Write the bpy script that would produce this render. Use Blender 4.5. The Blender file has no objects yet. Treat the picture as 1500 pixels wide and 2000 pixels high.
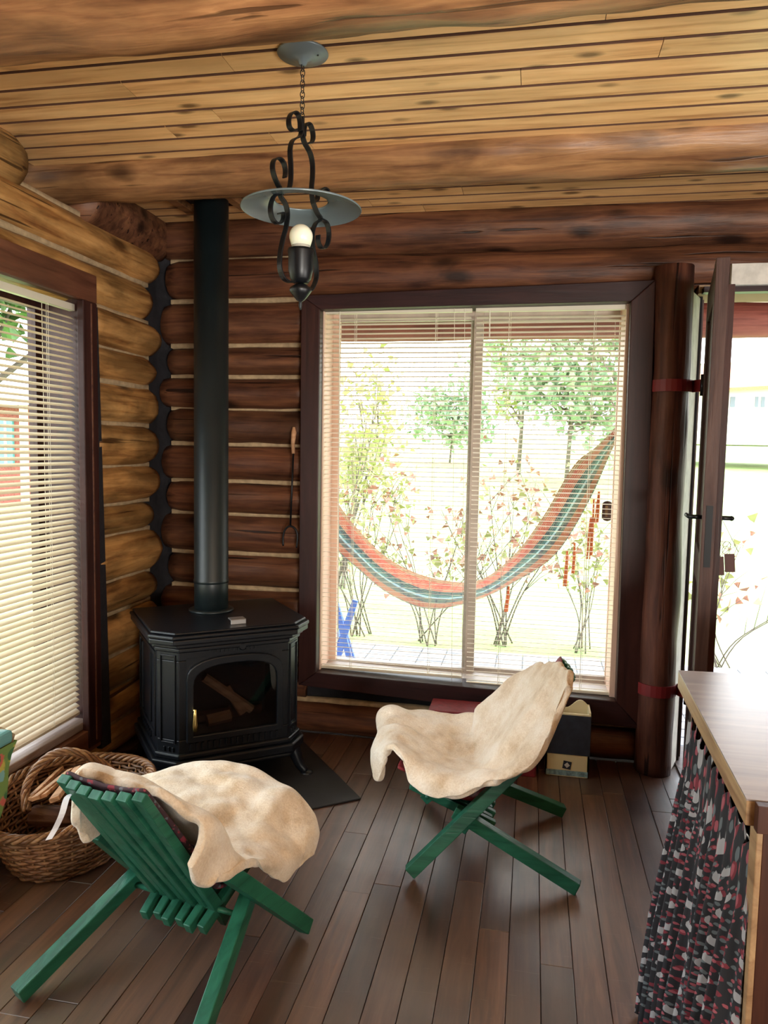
import bpy, bmesh, math, random
from math import sin, cos, pi, radians, sqrt, atan2
from mathutils import Vector, Matrix, noise
random.seed(7)
C = bpy.context.scene.collection
S = bpy.context.scene
# ------------------------------------------------------------------ camera
F_PX, CAM_H = 1480.0, 1.45
YAW, PITCH, ROLL = -0.192772, 0.083553, 0.019012
def _basis():
    cy, sy = cos(YAW), sin(YAW)
    f = Vector((sy*cos(PITCH), cy*cos(PITCH), -sin(PITCH)))
    r = Vector((cy, -sy, 0.0)); u = r.cross(f)
    return r*cos(ROLL)+u*sin(ROLL), -r*sin(ROLL)+u*cos(ROLL), f
CR, CU, CF = _basis()
cd = bpy.data.cameras.new('camera'); cam = bpy.data.objects.new('camera', cd); C.objects.link(cam)
cd.sensor_fit = 'VERTICAL'; cd.sensor_height = 36.0; cd.lens = 36.0*F_PX/2000.0
cd.clip_start = 0.05; cd.clip_end = 500
M3 = Matrix((CR, CU, -CF)).transposed()
cam.matrix_world = Matrix.Translation((0, 0, CAM_H)) @ M3.to_4x4()
S.camera = cam
def at(px, py, y=None, x=None, z=None):
    """world point on the sight line of a photo pixel, on a plane x=, y= or z="""
    d = CF + CR*((px-750)/F_PX) - CU*((py-1000)/F_PX)
    t = y/d.y if y is not None else x/d.x if x is not None else (z-CAM_H)/d.z
    return Vector((0, 0, CAM_H)) + d*t
# ------------------------------------------------------------------ world, light, exposure
W = bpy.data.worlds.new('sky'); S.world = W; W.use_nodes = True
nt = W.node_tree; nt.nodes.clear()
_o = nt.nodes.new('ShaderNodeOutputWorld'); _b = nt.nodes.new('ShaderNodeBackground')
_g = nt.nodes.new('ShaderNodeTexCoord'); _s = nt.nodes.new('ShaderNodeSeparateXYZ'); _r = nt.nodes.new('ShaderNodeValToRGB')
nt.links.new(_g.outputs['Generated'], _s.inputs[0]); nt.links.new(_s.outputs['Z'], _r.inputs[0])
_r.color_ramp.elements[0].position = 0.0; _r.color_ramp.elements[0].color = (1.0, 0.99, 0.97, 1)
_r.color_ramp.elements[1].position = 0.8; _r.color_ramp.elements[1].color = (0.72, 0.85, 1.0, 1)
nt.links.new(_r.outputs[0], _b.inputs[0]); nt.links.new(_b.outputs[0], _o.inputs[0])
_b.inputs[1].default_value = 5.6
S.view_settings.view_transform = 'Standard'; S.view_settings.look = 'None'
S.view_settings.gamma = 1.0; S.view_settings.use_curve_mapping = False
S.view_settings.exposure = 0.62
def area(name, loc, aim, sx, sy, power, col, portal=False, spread=180):
    l = bpy.data.lights.new(name, 'AREA'); l.shape = 'RECTANGLE'; l.size = sx; l.size_y = sy
    l.energy = power; l.color = col; l.spread = radians(spread)
    o = bpy.data.objects.new(name, l); C.objects.link(o); o.location = loc
    o.rotation_euler = Vector(aim).to_track_quat('-Z', 'Y').to_euler()
    l.cycles.is_portal = portal
    return o
area('ceiling_fill_back', (1.75, -2.38, 1.1), (-0.28, 1, 0.72), 1.1, 1.0, 128, (1.0, 0.95, 0.86), False, 110)  # added fill light aimed up at the ceiling; the rear wall has no window
area('ceiling_fill_right', (2.30, 0.6, 1.2), (-1, 0.15, 0.75), 1.6, 1.0, 30, (1.0, 0.95, 0.88), False, 110)  # second added fill from the right, also without an opening behind it
area('portal_front', (-0.32, 3.95, 1.22), (0, -1, 0), 1.5, 1.9, 1, (1, 1, 1), True)
area('portal_door', (1.19, 3.95, 1.08), (0, -1, 0), 0.95, 2.2, 1, (1, 1, 1), True)
area('portal_left', (-2.2, 1.6, 1.15), (1, 0, 0), 2.6, 1.85, 1, (1, 1, 1), True)
su = bpy.data.lights.new('sun', 'SUN'); su.energy = 2.0; su.angle = radians(3); su.color = (1, 0.95, 0.85)
so = bpy.data.objects.new('sun', su); C.objects.link(so); so.rotation_euler = Vector((-0.35, -0.3, -1.0)).to_track_quat('-Z', 'Y').to_euler()

# ------------------------------------------------------------------ materials
def new_mat(name):
    m = bpy.data.materials.new(name); m.use_nodes = True
    t = m.node_tree; t.nodes.clear()
    out = t.nodes.new('ShaderNodeOutputMaterial'); b = t.nodes.new('ShaderNodeBsdfPrincipled')
    t.links.new(b.outputs[0], out.inputs[0])
    return m, t, b
def rgba(c): return (c[0], c[1], c[2], 1)
def ramp(t, src, stops):
    r = t.nodes.new('ShaderNodeValToRGB'); cr = r.color_ramp
    while len(cr.elements) < len(stops): cr.elements.new(0.5)
    for e, (p, c) in zip(cr.elements, stops): e.position = p; e.color = rgba(c) if len(c) == 3 else c
    t.links.new(src, r.inputs[0]); return r.outputs[0]
def mixc(t, fac, a, b, mode='MIX'):
    n = t.nodes.new('ShaderNodeMix'); n.data_type = 'RGBA'; n.blend_type = mode
    for sck, v in ((n.inputs[0], fac), (n.inputs[6], a), (n.inputs[7], b)):
        if hasattr(v, 'links'): t.links.new(v, sck)
        else: sck.default_value = v if isinstance(v, (int, float)) else rgba(v)
    return n.outputs[2]
def math_n(t, op, a, b=0.0, clamp=False):
    n = t.nodes.new('ShaderNodeMath'); n.operation = op; n.use_clamp = clamp
    for i, v in enumerate((a, b)):
        if hasattr(v, 'links'): t.links.new(v, n.inputs[i])
        else: n.inputs[i].default_value = v
    return n.outputs[0]
def coords(t, scale, rnd=True):
    tc = t.nodes.new('ShaderNodeTexCoord'); mp = t.nodes.new('ShaderNodeMapping'); mp.inputs['Scale'].default_value = scale
    v = tc.outputs['Object']
    if rnd:
        oi = t.nodes.new('ShaderNodeObjectInfo'); vm = t.nodes.new('ShaderNodeVectorMath'); vm.operation = 'MULTIPLY_ADD'
        cb = t.nodes.new('ShaderNodeCombineXYZ')
        for i in range(3): t.links.new(oi.outputs['Random'], cb.inputs[i])
        t.links.new(cb.outputs[0], vm.inputs[0]); vm.inputs[1].default_value = (37.0, 19.0, 53.0)
        t.links.new(v, vm.inputs[2]); v = vm.outputs[0]
    t.links.new(v, mp.inputs[0]); return mp.outputs[0]
def tex(t, kind, vec, scale, detail=4, rough=0.55, dist=0.0):
    n = t.nodes.new('ShaderNodeTexNoise' if kind == 'n' else 'ShaderNodeTexVoronoi')
    t.links.new(vec, n.inputs['Vector']); n.inputs['Scale'].default_value = scale
    if kind == 'n':
        n.inputs['Detail'].default_value = detail; n.inputs['Roughness'].default_value = rough
        n.inputs['Distortion'].default_value = dist; return n.outputs['Fac']
    return n
def bump(t, b, h, strength, dist=0.01):
    n = t.nodes.new('ShaderNodeBump'); n.inputs['Strength'].default_value = strength; n.inputs['Distance'].default_value = dist
    t.links.new(h, n.inputs['Height']); t.links.new(n.outputs[0], b.inputs['Normal']); return n
def wood(name, light, mid, dark, axis='x', rough=0.5, knots=0.0, cracks=0.0, bmp=0.3, vary=0.25, blotch=0.5, gs=1.0, spec=0.3, ks=2.1):
    m, t, b = new_mat(name)
    lo, hi = 1.0*gs, 14.0*gs
    sc = {'x': (lo, hi, hi), 'y': (hi, lo, hi), 'z': (hi, hi, lo)}[axis]
    v = coords(t, sc)
    g = tex(t, 'n', v, 2.2, 6, 0.6, 0.6)
    col = ramp(t, g, [(0.30, dark), (0.48, mid), (0.68, light)])
    sc2 = {'x': (1.6, 5, 5), 'y': (5, 1.6, 5), 'z': (5, 5, 1.6)}[axis]
    v2 = coords(t, sc2)
    bl = tex(t, 'n', v2, 1.6, 4, 0.6, 0.3)
    blr = ramp(t, bl, [(0.36, tuple(x*(1-blotch) for x in (1, 1, 1))), (0.62, (1, 1, 1))])
    col = mixc(t, 1.0, col, blr, 'MULTIPLY')
    h = g
    if knots > 0:
        sk = {'x': (1.1, 2.4, 2.4), 'y': (2.4, 1.1, 2.4), 'z': (2.4, 2.4, 1.1)}[axis]
        vk = coords(t, sk)
        vo = tex(t, 'v', vk, ks)
        wob = math_n(t, 'MULTIPLY', math_n(t, 'SUBTRACT', bl, 0.5), 0.16)
        kd = math_n(t, 'ADD', vo.outputs['Distance'], wob)
        kf = ramp(t, kd, [(0.09, (1, 1, 1)), (0.16+0.07*knots, (0, 0, 0))])
        col = mixc(t, math_n(t, 'MULTIPLY', kf, min(1.0, knots)), col, tuple(x*0.22 for x in dark))
    if cracks > 0:
        scx = {'x': (0.7, 26, 26), 'y': (26, 0.7, 26), 'z': (26, 26, 0.7)}[axis]
        vc = coords(t, scx)
        cn = tex(t, 'n', vc, 1.3, 2, 0.5, 0.2)
        cf = ramp(t, cn, [(0.30, (1, 1, 1)), (0.34, (0, 0, 0))])
        col = mixc(t, math_n(t, 'MULTIPLY', cf, cracks), col, tuple(x*0.18 for x in dark))
        h = math_n(t, 'SUBTRACT', h, math_n(t, 'MULTIPLY', cf, 0.8))
    oi = t.nodes.new('ShaderNodeObjectInfo')
    vr = ramp(t, oi.outputs['Random'], [(0.0, tuple(1-vary for _ in range(3))), (0.5, (1, 1-vary*0.3, 1-vary*0.4)), (1.0, (1, 1, 1))])
    col = mixc(t, 1.0, col, vr, 'MULTIPLY')
    t.links.new(col, b.inputs['Base Color'])
    b.inputs['Roughness'].default_value = rough; b.inputs['Specular IOR Level'].default_value = spec
    bump(t, b, h, bmp, 0.008)
    return m
def plain(name, col, rough=0.6, metal=0.0, spec=0.5, nscale=0, namp=0.0, bmp=0.0, **kw):
    m, t, b = new_mat(name)
    b.inputs['Roughness'].default_value = rough; b.inputs['Metallic'].default_value = metal
    b.inputs['Specular IOR Level'].default_value = spec
    b.inputs['Base Color'].default_value = rgba(col)
    if nscale:
        v = coords(t, (1, 1, 1)); n = tex(t, 'n', v, nscale, 5)
        c = ramp(t, n, [(0.35, tuple(x*(1-namp) for x in col)), (0.65, col)])
        t.links.new(c, b.inputs['Base Color'])
        if bmp: bump(t, b, n, bmp, 0.01)
    for k, val in kw.items(): b.inputs[k].default_value = val
    return m
M = {}
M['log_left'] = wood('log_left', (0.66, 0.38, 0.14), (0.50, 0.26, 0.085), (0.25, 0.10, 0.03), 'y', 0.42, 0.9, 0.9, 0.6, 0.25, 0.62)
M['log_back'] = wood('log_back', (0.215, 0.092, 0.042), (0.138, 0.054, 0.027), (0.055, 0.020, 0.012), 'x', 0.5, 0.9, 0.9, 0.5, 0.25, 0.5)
M['beam'] = wood('beam', (0.46, 0.24, 0.10), (0.31, 0.148, 0.062), (0.14, 0.056, 0.026), 'x', 0.40, 0.8, 0.7, 0.45, 0.2, 0.5)
M['pine'] = wood('pine_plank', (0.94, 0.62, 0.29), (0.84, 0.51, 0.22), (0.56, 0.29, 0.11), 'x', 0.42, 0.85, 0.0, 0.12, 0.16, 0.20, ks=4.2)
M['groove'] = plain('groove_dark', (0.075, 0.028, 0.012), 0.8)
M['mortar'] = plain('mortar', (0.46, 0.33, 0.19), 0.85, nscale=30, namp=0.3, bmp=0.4)
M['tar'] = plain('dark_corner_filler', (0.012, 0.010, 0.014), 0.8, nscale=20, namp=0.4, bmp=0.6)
M['casing'] = wood('dark_casing', (0.055, 0.018, 0.014), (0.040, 0.013, 0.011), (0.022, 0.008, 0.008), 'z', 0.45, 0, 0, 0.15, 0.1, 0.3)
M['casing_x'] = wood('dark_casing_x', (0.040, 0.014, 0.014), (0.030, 0.011, 0.012), (0.017, 0.007, 0.009), 'x', 0.45, 0, 0, 0.15, 0.1, 0.3)
M['casing_y'] = wood('dark_casing_y', (0.16, 0.065, 0.035), (0.12, 0.045, 0.025), (0.06, 0.02, 0.012), 'y', 0.45, 0, 0, 0.15, 0.1, 0.3)
M['sill'] = wood('worn_sill', (0.42, 0.34, 0.30), (0.33, 0.24, 0.20), (0.20, 0.12, 0.09), 'y', 0.45, 0.4, 0.4, 0.3, 0.1, 0.3)
M['post'] = wood('post_wood', (0.16, 0.06, 0.035), (0.11, 0.038, 0.024), (0.05, 0.016, 0.012), 'z', 0.55, 0.8, 0.9, 0.5, 0.1, 0.45)
M['white_wood'] = plain('whitewashed_wood', (0.72, 0.68, 0.62), 0.7, nscale=14, namp=0.25, bmp=0.3)
M['door'] = wood('door_wood', (0.10, 0.055, 0.045), (0.07, 0.036, 0.030), (0.035, 0.016, 0.014), 'z', 0.5, 0, 0.3, 0.25, 0.1, 0.3)
M['frame_sunlit'] = plain('sash_sunlit', (0.74, 0.52, 0.40), 0.5)  # pale peach puts the sunlight on the outer frame into its colour
M['sash'] = plain('sash_grey', (0.50, 0.42, 0.36), 0.5, nscale=12, namp=0.2)
M['redpaint'] = plain('red_strap', (0.19, 0.012, 0.014), 0.5)
M['iron'] = plain('black_iron', (0.006, 0.007, 0.009), 0.38, 0.3, 0.5)
M['stove'] = plain('stove_cast_iron', (0.0045, 0.006, 0.009), 0.36, 0.0, 0.35, nscale=60, namp=0.2, bmp=0.05)
M['pipe'] = plain('flue_metal', (0.008, 0.014, 0.016), 0.40, 0.0, 0.5, nscale=5, namp=0.25, bmp=0.05)
M['brass'] = plain('brass', (0.85, 0.62, 0.22), 0.25, 1.0)
M['steel'] = plain('steel', (0.6, 0.58, 0.56), 0.35, 0.9)
M['enamel'] = plain('lamp_shade_enamel', (0.12, 0.155, 0.17), 0.26, 0.0, 0.6)
M['canopy'] = plain('canopy_metal', (0.16, 0.20, 0.22), 0.4, 0.2)
M['bulb'] = plain('bulb_glass', (0.85, 0.82, 0.66), 0.25, **{'Subsurface Weight': 0.2})
M['bulb_base'] = plain('bulb_collar', (0.42, 0.40, 0.34), 0.4)
M['firebrick'] = plain('firebox', (0.03, 0.025, 0.022), 0.9, nscale=8, namp=0.5)
M['hearth'] = plain('hearth_plate', (0.022, 0.021, 0.022), 0.45, 0.2, nscale=7, namp=0.4, bmp=0.1)
M['green'] = wood('green_paint', (0.026, 0.165, 0.100), (0.019, 0.128, 0.078), (0.010, 0.080, 0.050), 'x', 0.38, 0, 0.25, 0.2, 0.08, 0.15)
M['slat'] = plain('blind_slat', (0.80, 0.74, 0.60), 0.45, **{'Subsurface Weight': 0.0})
def slat_mat(nm, fac, dc):
    m = bpy.data.materials.new(nm); m.use_nodes = True; t = m.node_tree; t.nodes.clear()
    out = t.nodes.new('ShaderNodeOutputMaterial'); mx = t.nodes.new('ShaderNodeMixShader'); d = t.nodes.new('ShaderNodeBsdfDiffuse'); tr = t.nodes.new('ShaderNodeBsdfTranslucent')
    d.inputs[0].default_value = dc; tr.inputs[0].default_value = dc; mx.inputs[0].default_value = fac
    t.links.new(d.outputs[0], mx.inputs[1]); t.links.new(tr.outputs[0], mx.inputs[2]); t.links.new(mx.outputs[0], out.inputs[0]); return m
M['slat'] = slat_mat('blind_slat_thin', 0.50, (0.86, 0.79, 0.68, 1))
M['slat_left'] = slat_mat('blind_slat_beige', 0.05, (0.72, 0.62, 0.48, 1))
M['headrail'] = plain('blind_rail', (0.66, 0.60, 0.48), 0.45)
M['cord'] = plain('cord', (0.75, 0.70, 0.58), 0.8)
M['ribbon'] = plain('ribbon', (0.72, 0.74, 0.78), 0.6)
M['bark_log'] = wood('firewood_bark', (0.20, 0.09, 0.045), (0.13, 0.055, 0.028), (0.05, 0.02, 0.01), 'x', 0.8, 0, 0.8, 0.6, 0.2, 0.4)
M['split'] = wood('firewood_split', (0.72, 0.44, 0.25), (0.58, 0.32, 0.17), (0.36, 0.17, 0.08), 'x', 0.7, 0, 0.4, 0.3, 0.2, 0.3)
M['wicker'] = wood('wicker', (0.38, 0.21, 0.10), (0.22, 0.10, 0.045), (0.08, 0.03, 0.014), 'x', 0.38, 0, 0, 0.2, 0.1, 0.5, 3.0)
M['wicker_light'] = wood('wicker_light', (0.50, 0.30, 0.14), (0.34, 0.17, 0.075), (0.14, 0.06, 0.025), 'x', 0.38, 0, 0, 0.2, 0.1, 0.4, 3.0)
M['counter_edge'] = wood('counter_edge', (0.42, 0.28, 0.15), (0.34, 0.21, 0.11), (0.22, 0.12, 0.06), 'y', 0.4, 0, 0, 0.1, 0, 0.2)
M['cabinet'] = wood('cabinet_side', (0.085, 0.030, 0.016), (0.06, 0.02, 0.012), (0.035, 0.011, 0.007), 'z', 0.4, 0, 0, 0.1, 0, 0.3)
M['cream'] = plain('cream_paint', (0.72, 0.62, 0.36), 0.55)
M['navy'] = plain('navy_cloth', (0.022, 0.028, 0.045), 0.7, nscale=25, namp=0.4, bmp=0.4)
M['lightblue'] = plain('pale_blue_print', (0.30, 0.48, 0.52), 0.6, nscale=60, namp=0.6)
M['matte_cream'] = plain('bare_head_wood', (0.42, 0.30, 0.19), 1.0, 0, 0.05)
M['red_box'] = plain('red_fabric', (0.22, 0.012, 0.018), 0.65, nscale=40, namp=0.3, bmp=0.2)
M['blue'] = plain('blue_paint', (0.10, 0.20, 0.60), 0.45)
M['leather'] = plain('tag_leather', (0.07, 0.018, 0.012), 0.55)
M['concrete'] = plain('paving_tile', (0.34, 0.34, 0.36), 0.75, nscale=9, namp=0.15)
M['joint'] = plain('paving_joint', (0.14, 0.13, 0.12), 0.9)
M['soffit'] = wood('porch_red_wood', (0.34, 0.12, 0.08), (0.27, 0.085, 0.06), (0.16, 0.045, 0.035), 'x', 0.6, 0, 0.2, 0.2, 0.1, 0.2)
M['leaf_tree'] = plain('broad_leaf_green', (0.12, 0.26, 0.05), 0.6, nscale=9, namp=0.5)
M['bark'] = plain('shrub_bark', (0.20, 0.16, 0.13), 0.8, nscale=20, namp=0.4)
M['leaf'] = plain('leaf_green', (0.36, 0.50, 0.28), 0.6, nscale=9, namp=0.5, **{'Subsurface Weight': 0.0})
M['leaf_y'] = plain('leaf_yellow_green', (0.46, 0.50, 0.16), 0.6, nscale=9, namp=0.4)
M['leaf_r'] = plain('leaf_reddish', (0.55, 0.25, 0.16), 0.6, nscale=15, namp=0.5)
M['house_wall'] = plain('house_render', (0.65, 0.62, 0.56), 0.8)
M['house_red'] = wood('house_red_siding', (0.34, 0.11, 0.08), (0.27, 0.08, 0.06), (0.15, 0.04, 0.03), 'y', 0.7, 0, 0, 0.1, 0, 0.2)
M['roof'] = plain('roof_tile', (0.50, 0.20, 0.09), 0.7, nscale=20, namp=0.3)
M['pane_dark'] = plain('far_pane', (0.10, 0.13, 0.15), 0.15)
M['pane_teal'] = plain('teal_shutter', (0.12, 0.42, 0.42), 0.4)
def lawn_mat():
    m, t, b = new_mat('lawn_grass')
    v = coords(t, (1, 1, 1), False)
    n = tex(t, 'n', v, 0.6, 6, 0.7); n2 = tex(t, 'n', v, 25, 4, 0.6)
    c = ramp(t, n, [(0.35, (0.20, 0.31, 0.09)), (0.5, (0.31, 0.40, 0.14)), (0.65, (0.46, 0.47, 0.24))])
    c = mixc(t, 0.35, c, ramp(t, n2, [(0.3, (0.06, 0.12, 0.02)), (0.7, (0.4, 0.5, 0.14))]))
    t.links.new(c, b.inputs['Base Color']); b.inputs['Roughness'].default_value = 0.9
    bump(t, b, n2, 0.6, 0.03); return m
M['lawn'] = lawn_mat()
def floor_mat():
    m, t, b = new_mat('floor_hardwood')
    v = coords(t, (16, 1.0, 16)); g = tex(t, 'n', v, 2.0, 6, 0.65, 0.5)
    c = ramp(t, g, [(0.28, (0.022, 0.012, 0.010)), (0.5, (0.078, 0.037, 0.024)), (0.72, (0.140, 0.074, 0.047))])
    oi = t.nodes.new('ShaderNodeObjectInfo')
    vr = ramp(t, oi.outputs['Random'], [(0.0, (0.50, 0.42, 0.44)), (0.35, (0.85, 0.78, 0.8)), (0.7, (1.2, 1.1, 0.98)), (1.0, (1.75, 1.55, 1.25))])
    c = mixc(t, 1.0, c, vr, 'MULTIPLY')
    vf = coords(t, (1, 1, 1), False)
    w = tex(t, 'n', vf, 2.3, 2, 0.5)
    c = mixc(t, ramp(t, w, [(0.38, (0, 0, 0)), (0.70, (0.5, 0.5, 0.5))]), c, (0.15, 0.100, 0.070))
    # fine scratches
    vs = coords(t, (3, 60, 3)); sn = tex(t, 'n', vs, 2.0, 2, 0.5, 1.5)
    sf = ramp(t, sn, [(0.70, (0, 0, 0)), (0.76, (1, 1, 1))])
    c = mixc(t, math_n(t, 'MULTIPLY', sf, 0.25), c, (0.25, 0.17, 0.12))
    t.links.new(c, b.inputs['Base Color'])
    rr = ramp(t, tex(t, 'n', vf, 6, 5, 0.7), [(0.3, (0.30, 0.30, 0.30)), (0.7, (0.48, 0.48, 0.48))])
    t.links.new(rr, b.inputs['Roughness']); b.inputs['Specular IOR Level'].default_value = 0.8; b.inputs['Coat Weight'].default_value = 0.35; b.inputs['Coat Roughness'].default_value = 0.30
    bump(t, b, math_n(t, 'ADD', g, math_n(t, 'MULTIPLY', sf, -0.5)), 0.22, 0.004); return m
M['floor'] = floor_mat()
def fur_mat():
    m, t, b = new_mat('sheepskin_wool')
    v = coords(t, (1, 1, 1)); n = tex(t, 'n', v, 9, 5, 0.6); n2 = tex(t, 'n', v, 160, 3, 0.7, 0.4)
    c = ramp(t, n, [(0.30, (0.52, 0.38, 0.23)), (0.45, (0.72, 0.60, 0.45)), (0.62, (0.84, 0.76, 0.64))])
    c = mixc(t, 0.22, c, ramp(t, n2, [(0.35, (0.45, 0.33, 0.20)), (0.65, (0.95, 0.88, 0.76))]))
    t.links.new(c, b.inputs['Base Color']); b.inputs['Roughness'].default_value = 0.95
    b.inputs['Specular IOR Level'].default_value = 0.1
    b.inputs['Sheen Weight'].default_value = 0.35; b.inputs['Sheen Roughness'].default_value = 0.5
    h = math_n(t, 'ADD', math_n(t, 'MULTIPLY', n2, 0.4), tex(t, 'n', v, 22, 4, 0.6))
    bump(t, b, h, 0.55, 0.012); return m
M['fur'] = fur_mat()
def counter_mat():
    m, t, b = new_mat('countertop')
    v = coords(t, (1.2, 16, 16)); n = tex(t, 'n', v, 2.0, 6, 0.6, 0.6)
    c = ramp(t, n, [(0.3, (0.16, 0.13, 0.12)), (0.5, (0.24, 0.20, 0.185)), (0.7, (0.33, 0.28, 0.26))])
    t.links.new(c, b.inputs['Base Color']); b.inputs['Roughness'].default_value = 0.30
    b.inputs['Specular IOR Level'].default_value = 0.6; return m
M['counter'] = counter_mat()
def floral(name, base, spots, sc):
    m, t, b = new_mat(name)
    v = coords(t, (1, 1, 1), False); col = None
    prev = base
    for i, (s, r, c) in enumerate(spots):
        mp = t.nodes.new('ShaderNodeMapping'); t.links.new(v, mp.inputs[0]); mp.inputs['Location'].default_value = (i*3.1, i*1.7, i*2.3)
        vo = tex(t, 'v', mp.outputs[0], sc*s)
        wob = math_n(t, 'MULTIPLY', math_n(t, 'SUBTRACT', tex(t, 'n', v, sc*5, 2), 0.5), 0.25)
        f = ramp(t, math_n(t, 'ADD', vo.outputs['Distance'], wob), [(r, (1, 1, 1)), (r+0.04, (0, 0, 0))])
        prev = mixc(t, f, prev, c)
    t.links.new(prev, b.inputs['Base Color']); b.inputs['Roughness'].default_value = 0.8
    return m
M['pad_dark'] = floral('dark_floral_pad', (0.035, 0.012, 0.018), [(1, 0.30, (0.20, 0.02, 0.035)), (1.6, 0.22, (0.10, 0.11, 0.13)), (2.3, 0.18, (0.25, 0.05, 0.07))], 28)
M['bag'] = floral('bag_floral', (0.16, 0.27, 0.07), [(0.8, 0.38, (0.50, 0.42, 0.08)), (1.1, 0.30, (0.55, 0.12, 0.09)), (1.5, 0.28, (0.05, 0.16, 0.06)), (1.2, 0.22, (0.20, 0.42, 0.42))], 9)
M['bag_top'] = floral('bag_teal', (0.12, 0.30, 0.30), [(1.0, 0.3, (0.30, 0.45, 0.45)), (1.7, 0.25, (0.05, 0.14, 0.08))], 12)
def curtain_mat():
    m, t, b = new_mat('curtain_print')
    tc = t.nodes.new('ShaderNodeTexCoord'); v = tc.outputs['UV']
    base = (0.012, 0.012, 0.016)
    def blobs(scale, loc, r, cats=False):
        mp = t.nodes.new('ShaderNodeMapping'); t.links.new(v, mp.inputs[0]); mp.inputs['Location'].default_value = (loc, loc*0.7, 0)
        vo = t.nodes.new('ShaderNodeTexVoronoi'); vo.voronoi_dimensions = '2D'; vo.inputs['Scale'].default_value = scale
        vo.inputs['Randomness'].default_value = 0.55
        t.links.new(mp.outputs[0], vo.inputs['Vector'])
        if not cats:
            w = math_n(t, 'MULTIPLY', math_n(t, 'SUBTRACT', tex(t, 'n', v, scale*3, 2), 0.5), 0.2)
            return ramp(t, math_n(t, 'ADD', vo.outputs['Distance'], w), [(r, (1, 1, 1)), (r+0.03, (0, 0, 0))])
        d = t.nodes.new('ShaderNodeVectorMath'); d.operation = 'SUBTRACT'
        t.links.new(mp.outputs[0], d.inputs[0]); t.links.new(vo.outputs['Position'], d.inputs[1])
        sp = t.nodes.new('ShaderNodeSeparateXYZ'); t.links.new(d.outputs[0], sp.inputs[0])
        x = math_n(t, 'ABSOLUTE', math_n(t, 'MULTIPLY', sp.outputs[0], scale)); y = math_n(t, 'MULTIPLY', sp.outputs[1], scale)
        y2 = math_n(t, 'MULTIPLY', y, 1.2)
        rr = math_n(t, 'SQRT', math_n(t, 'ADD', math_n(t, 'MULTIPLY', x, x), math_n(t, 'MULTIPLY', y2, y2)))
        head = math_n(t, 'LESS_THAN', rr, r)
        ear = math_n(t, 'MULTIPLY', math_n(t, 'LESS_THAN', math_n(t, 'ADD', math_n(t, 'ABSOLUTE', math_n(t, 'SUBTRACT', x, r*0.62)), math_n(t, 'MULTIPLY', y, 0.5)), r*0.62), math_n(t, 'GREATER_THAN', y, 0.0))
        ear = math_n(t, 'MULTIPLY', ear, math_n(t, 'LESS_THAN', x, r*0.98))
        return math_n(t, 'MAXIMUM', head, ear)
    c = mixc(t, blobs(36, 0.3, 0.18), base, (0.16, 0.018, 0.03))
    c = mixc(t, blobs(50, 1.3, 0.16), c, (0.30, 0.07, 0.09))
    c = mixc(t, blobs(44, 2.3, 0.16), c, (0.10, 0.12, 0.13))
    c = mixc(t, blobs(20, 4.3, 0.22, True), c, (0.32, 0.32, 0.33))
    t.links.new(c, b.inputs['Base Color']); b.inputs['Roughness'].default_value = 0.85; return m
M['curtain'] = curtain_mat()
def glass_mat(name='window_glass'):
    m = bpy.data.materials.new(name); m.use_nodes = True; t = m.node_tree; t.nodes.clear()
    out = t.nodes.new('ShaderNodeOutputMaterial'); mx = t.nodes.new('ShaderNodeMixShader'); tr = t.nodes.new('ShaderNodeBsdfTransparent')
    gl = t.nodes.new('ShaderNodeBsdfGlossy'); gl.inputs['Roughness'].default_value = 0.02
    lw = t.nodes.new('ShaderNodeLayerWeight'); lw.inputs[0].default_value = 0.5
    fr = math_n(t, 'ADD', math_n(t, 'MULTIPLY', math_n(t, 'POWER', lw.outputs['Facing'], 5.0), 0.9), 0.035)
    t.links.new(fr, mx.inputs[0]); t.links.new(tr.outputs[0], mx.inputs[1]); t.links.new(gl.outputs[0], mx.inputs[2])
    t.links.new(mx.outputs[0], out.inputs[0]); tr.inputs[0].default_value = (0.97, 0.98, 0.97, 1); return m
M['glass'] = glass_mat()
M['stove_glass'] = glass_mat('smoked_stove_glass')
for n_ in M['stove_glass'].node_tree.nodes:
    if n_.type == 'BSDF_TRANSPARENT': n_.inputs[0].default_value = (0.55, 0.55, 0.56, 1)
def hammock_mat():
    m, t, b = new_mat('hammock_weave')
    tc = t.nodes.new('ShaderNodeTexCoord'); sp = t.nodes.new('ShaderNodeSeparateXYZ'); t.links.new(tc.outputs['UV'], sp.inputs[0])
    n = tex(t, 'n', tc.outputs['UV'], 3, 3)
    vv = math_n(t, 'ADD', math_n(t, 'MULTIPLY', sp.outputs[1], 1.0), math_n(t, 'MULTIPLY', n, 0.08))
    c = ramp(t, vv, [(0.0, (0.26, 0.10, 0.04)), (0.14, (0.36, 0.05, 0.02)), (0.30, (0.36, 0.08, 0.04)), (0.38, (0.012, 0.03, 0.035)), (0.48, (0.03, 0.10, 0.095)), (0.56, (0.30, 0.42, 0.44)), (0.62, (0.06, 0.065, 0.06)), (0.78, (0.36, 0.09, 0.04)), (1.0, (0.10, 0.11, 0.09))])
    for e in t.nodes:
        if e.type == 'VALTORGB' and len(e.color_ramp.elements) == 9: e.color_ramp.interpolation = 'CONSTANT'
    t.links.new(c, b.inputs['Base Color']); b.inputs['Roughness'].default_value = 0.9; return m
M['hammock'] = hammock_mat()
M['fringe'] = plain('fringe_orange', (0.75, 0.20, 0.07), 0.9)

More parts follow.
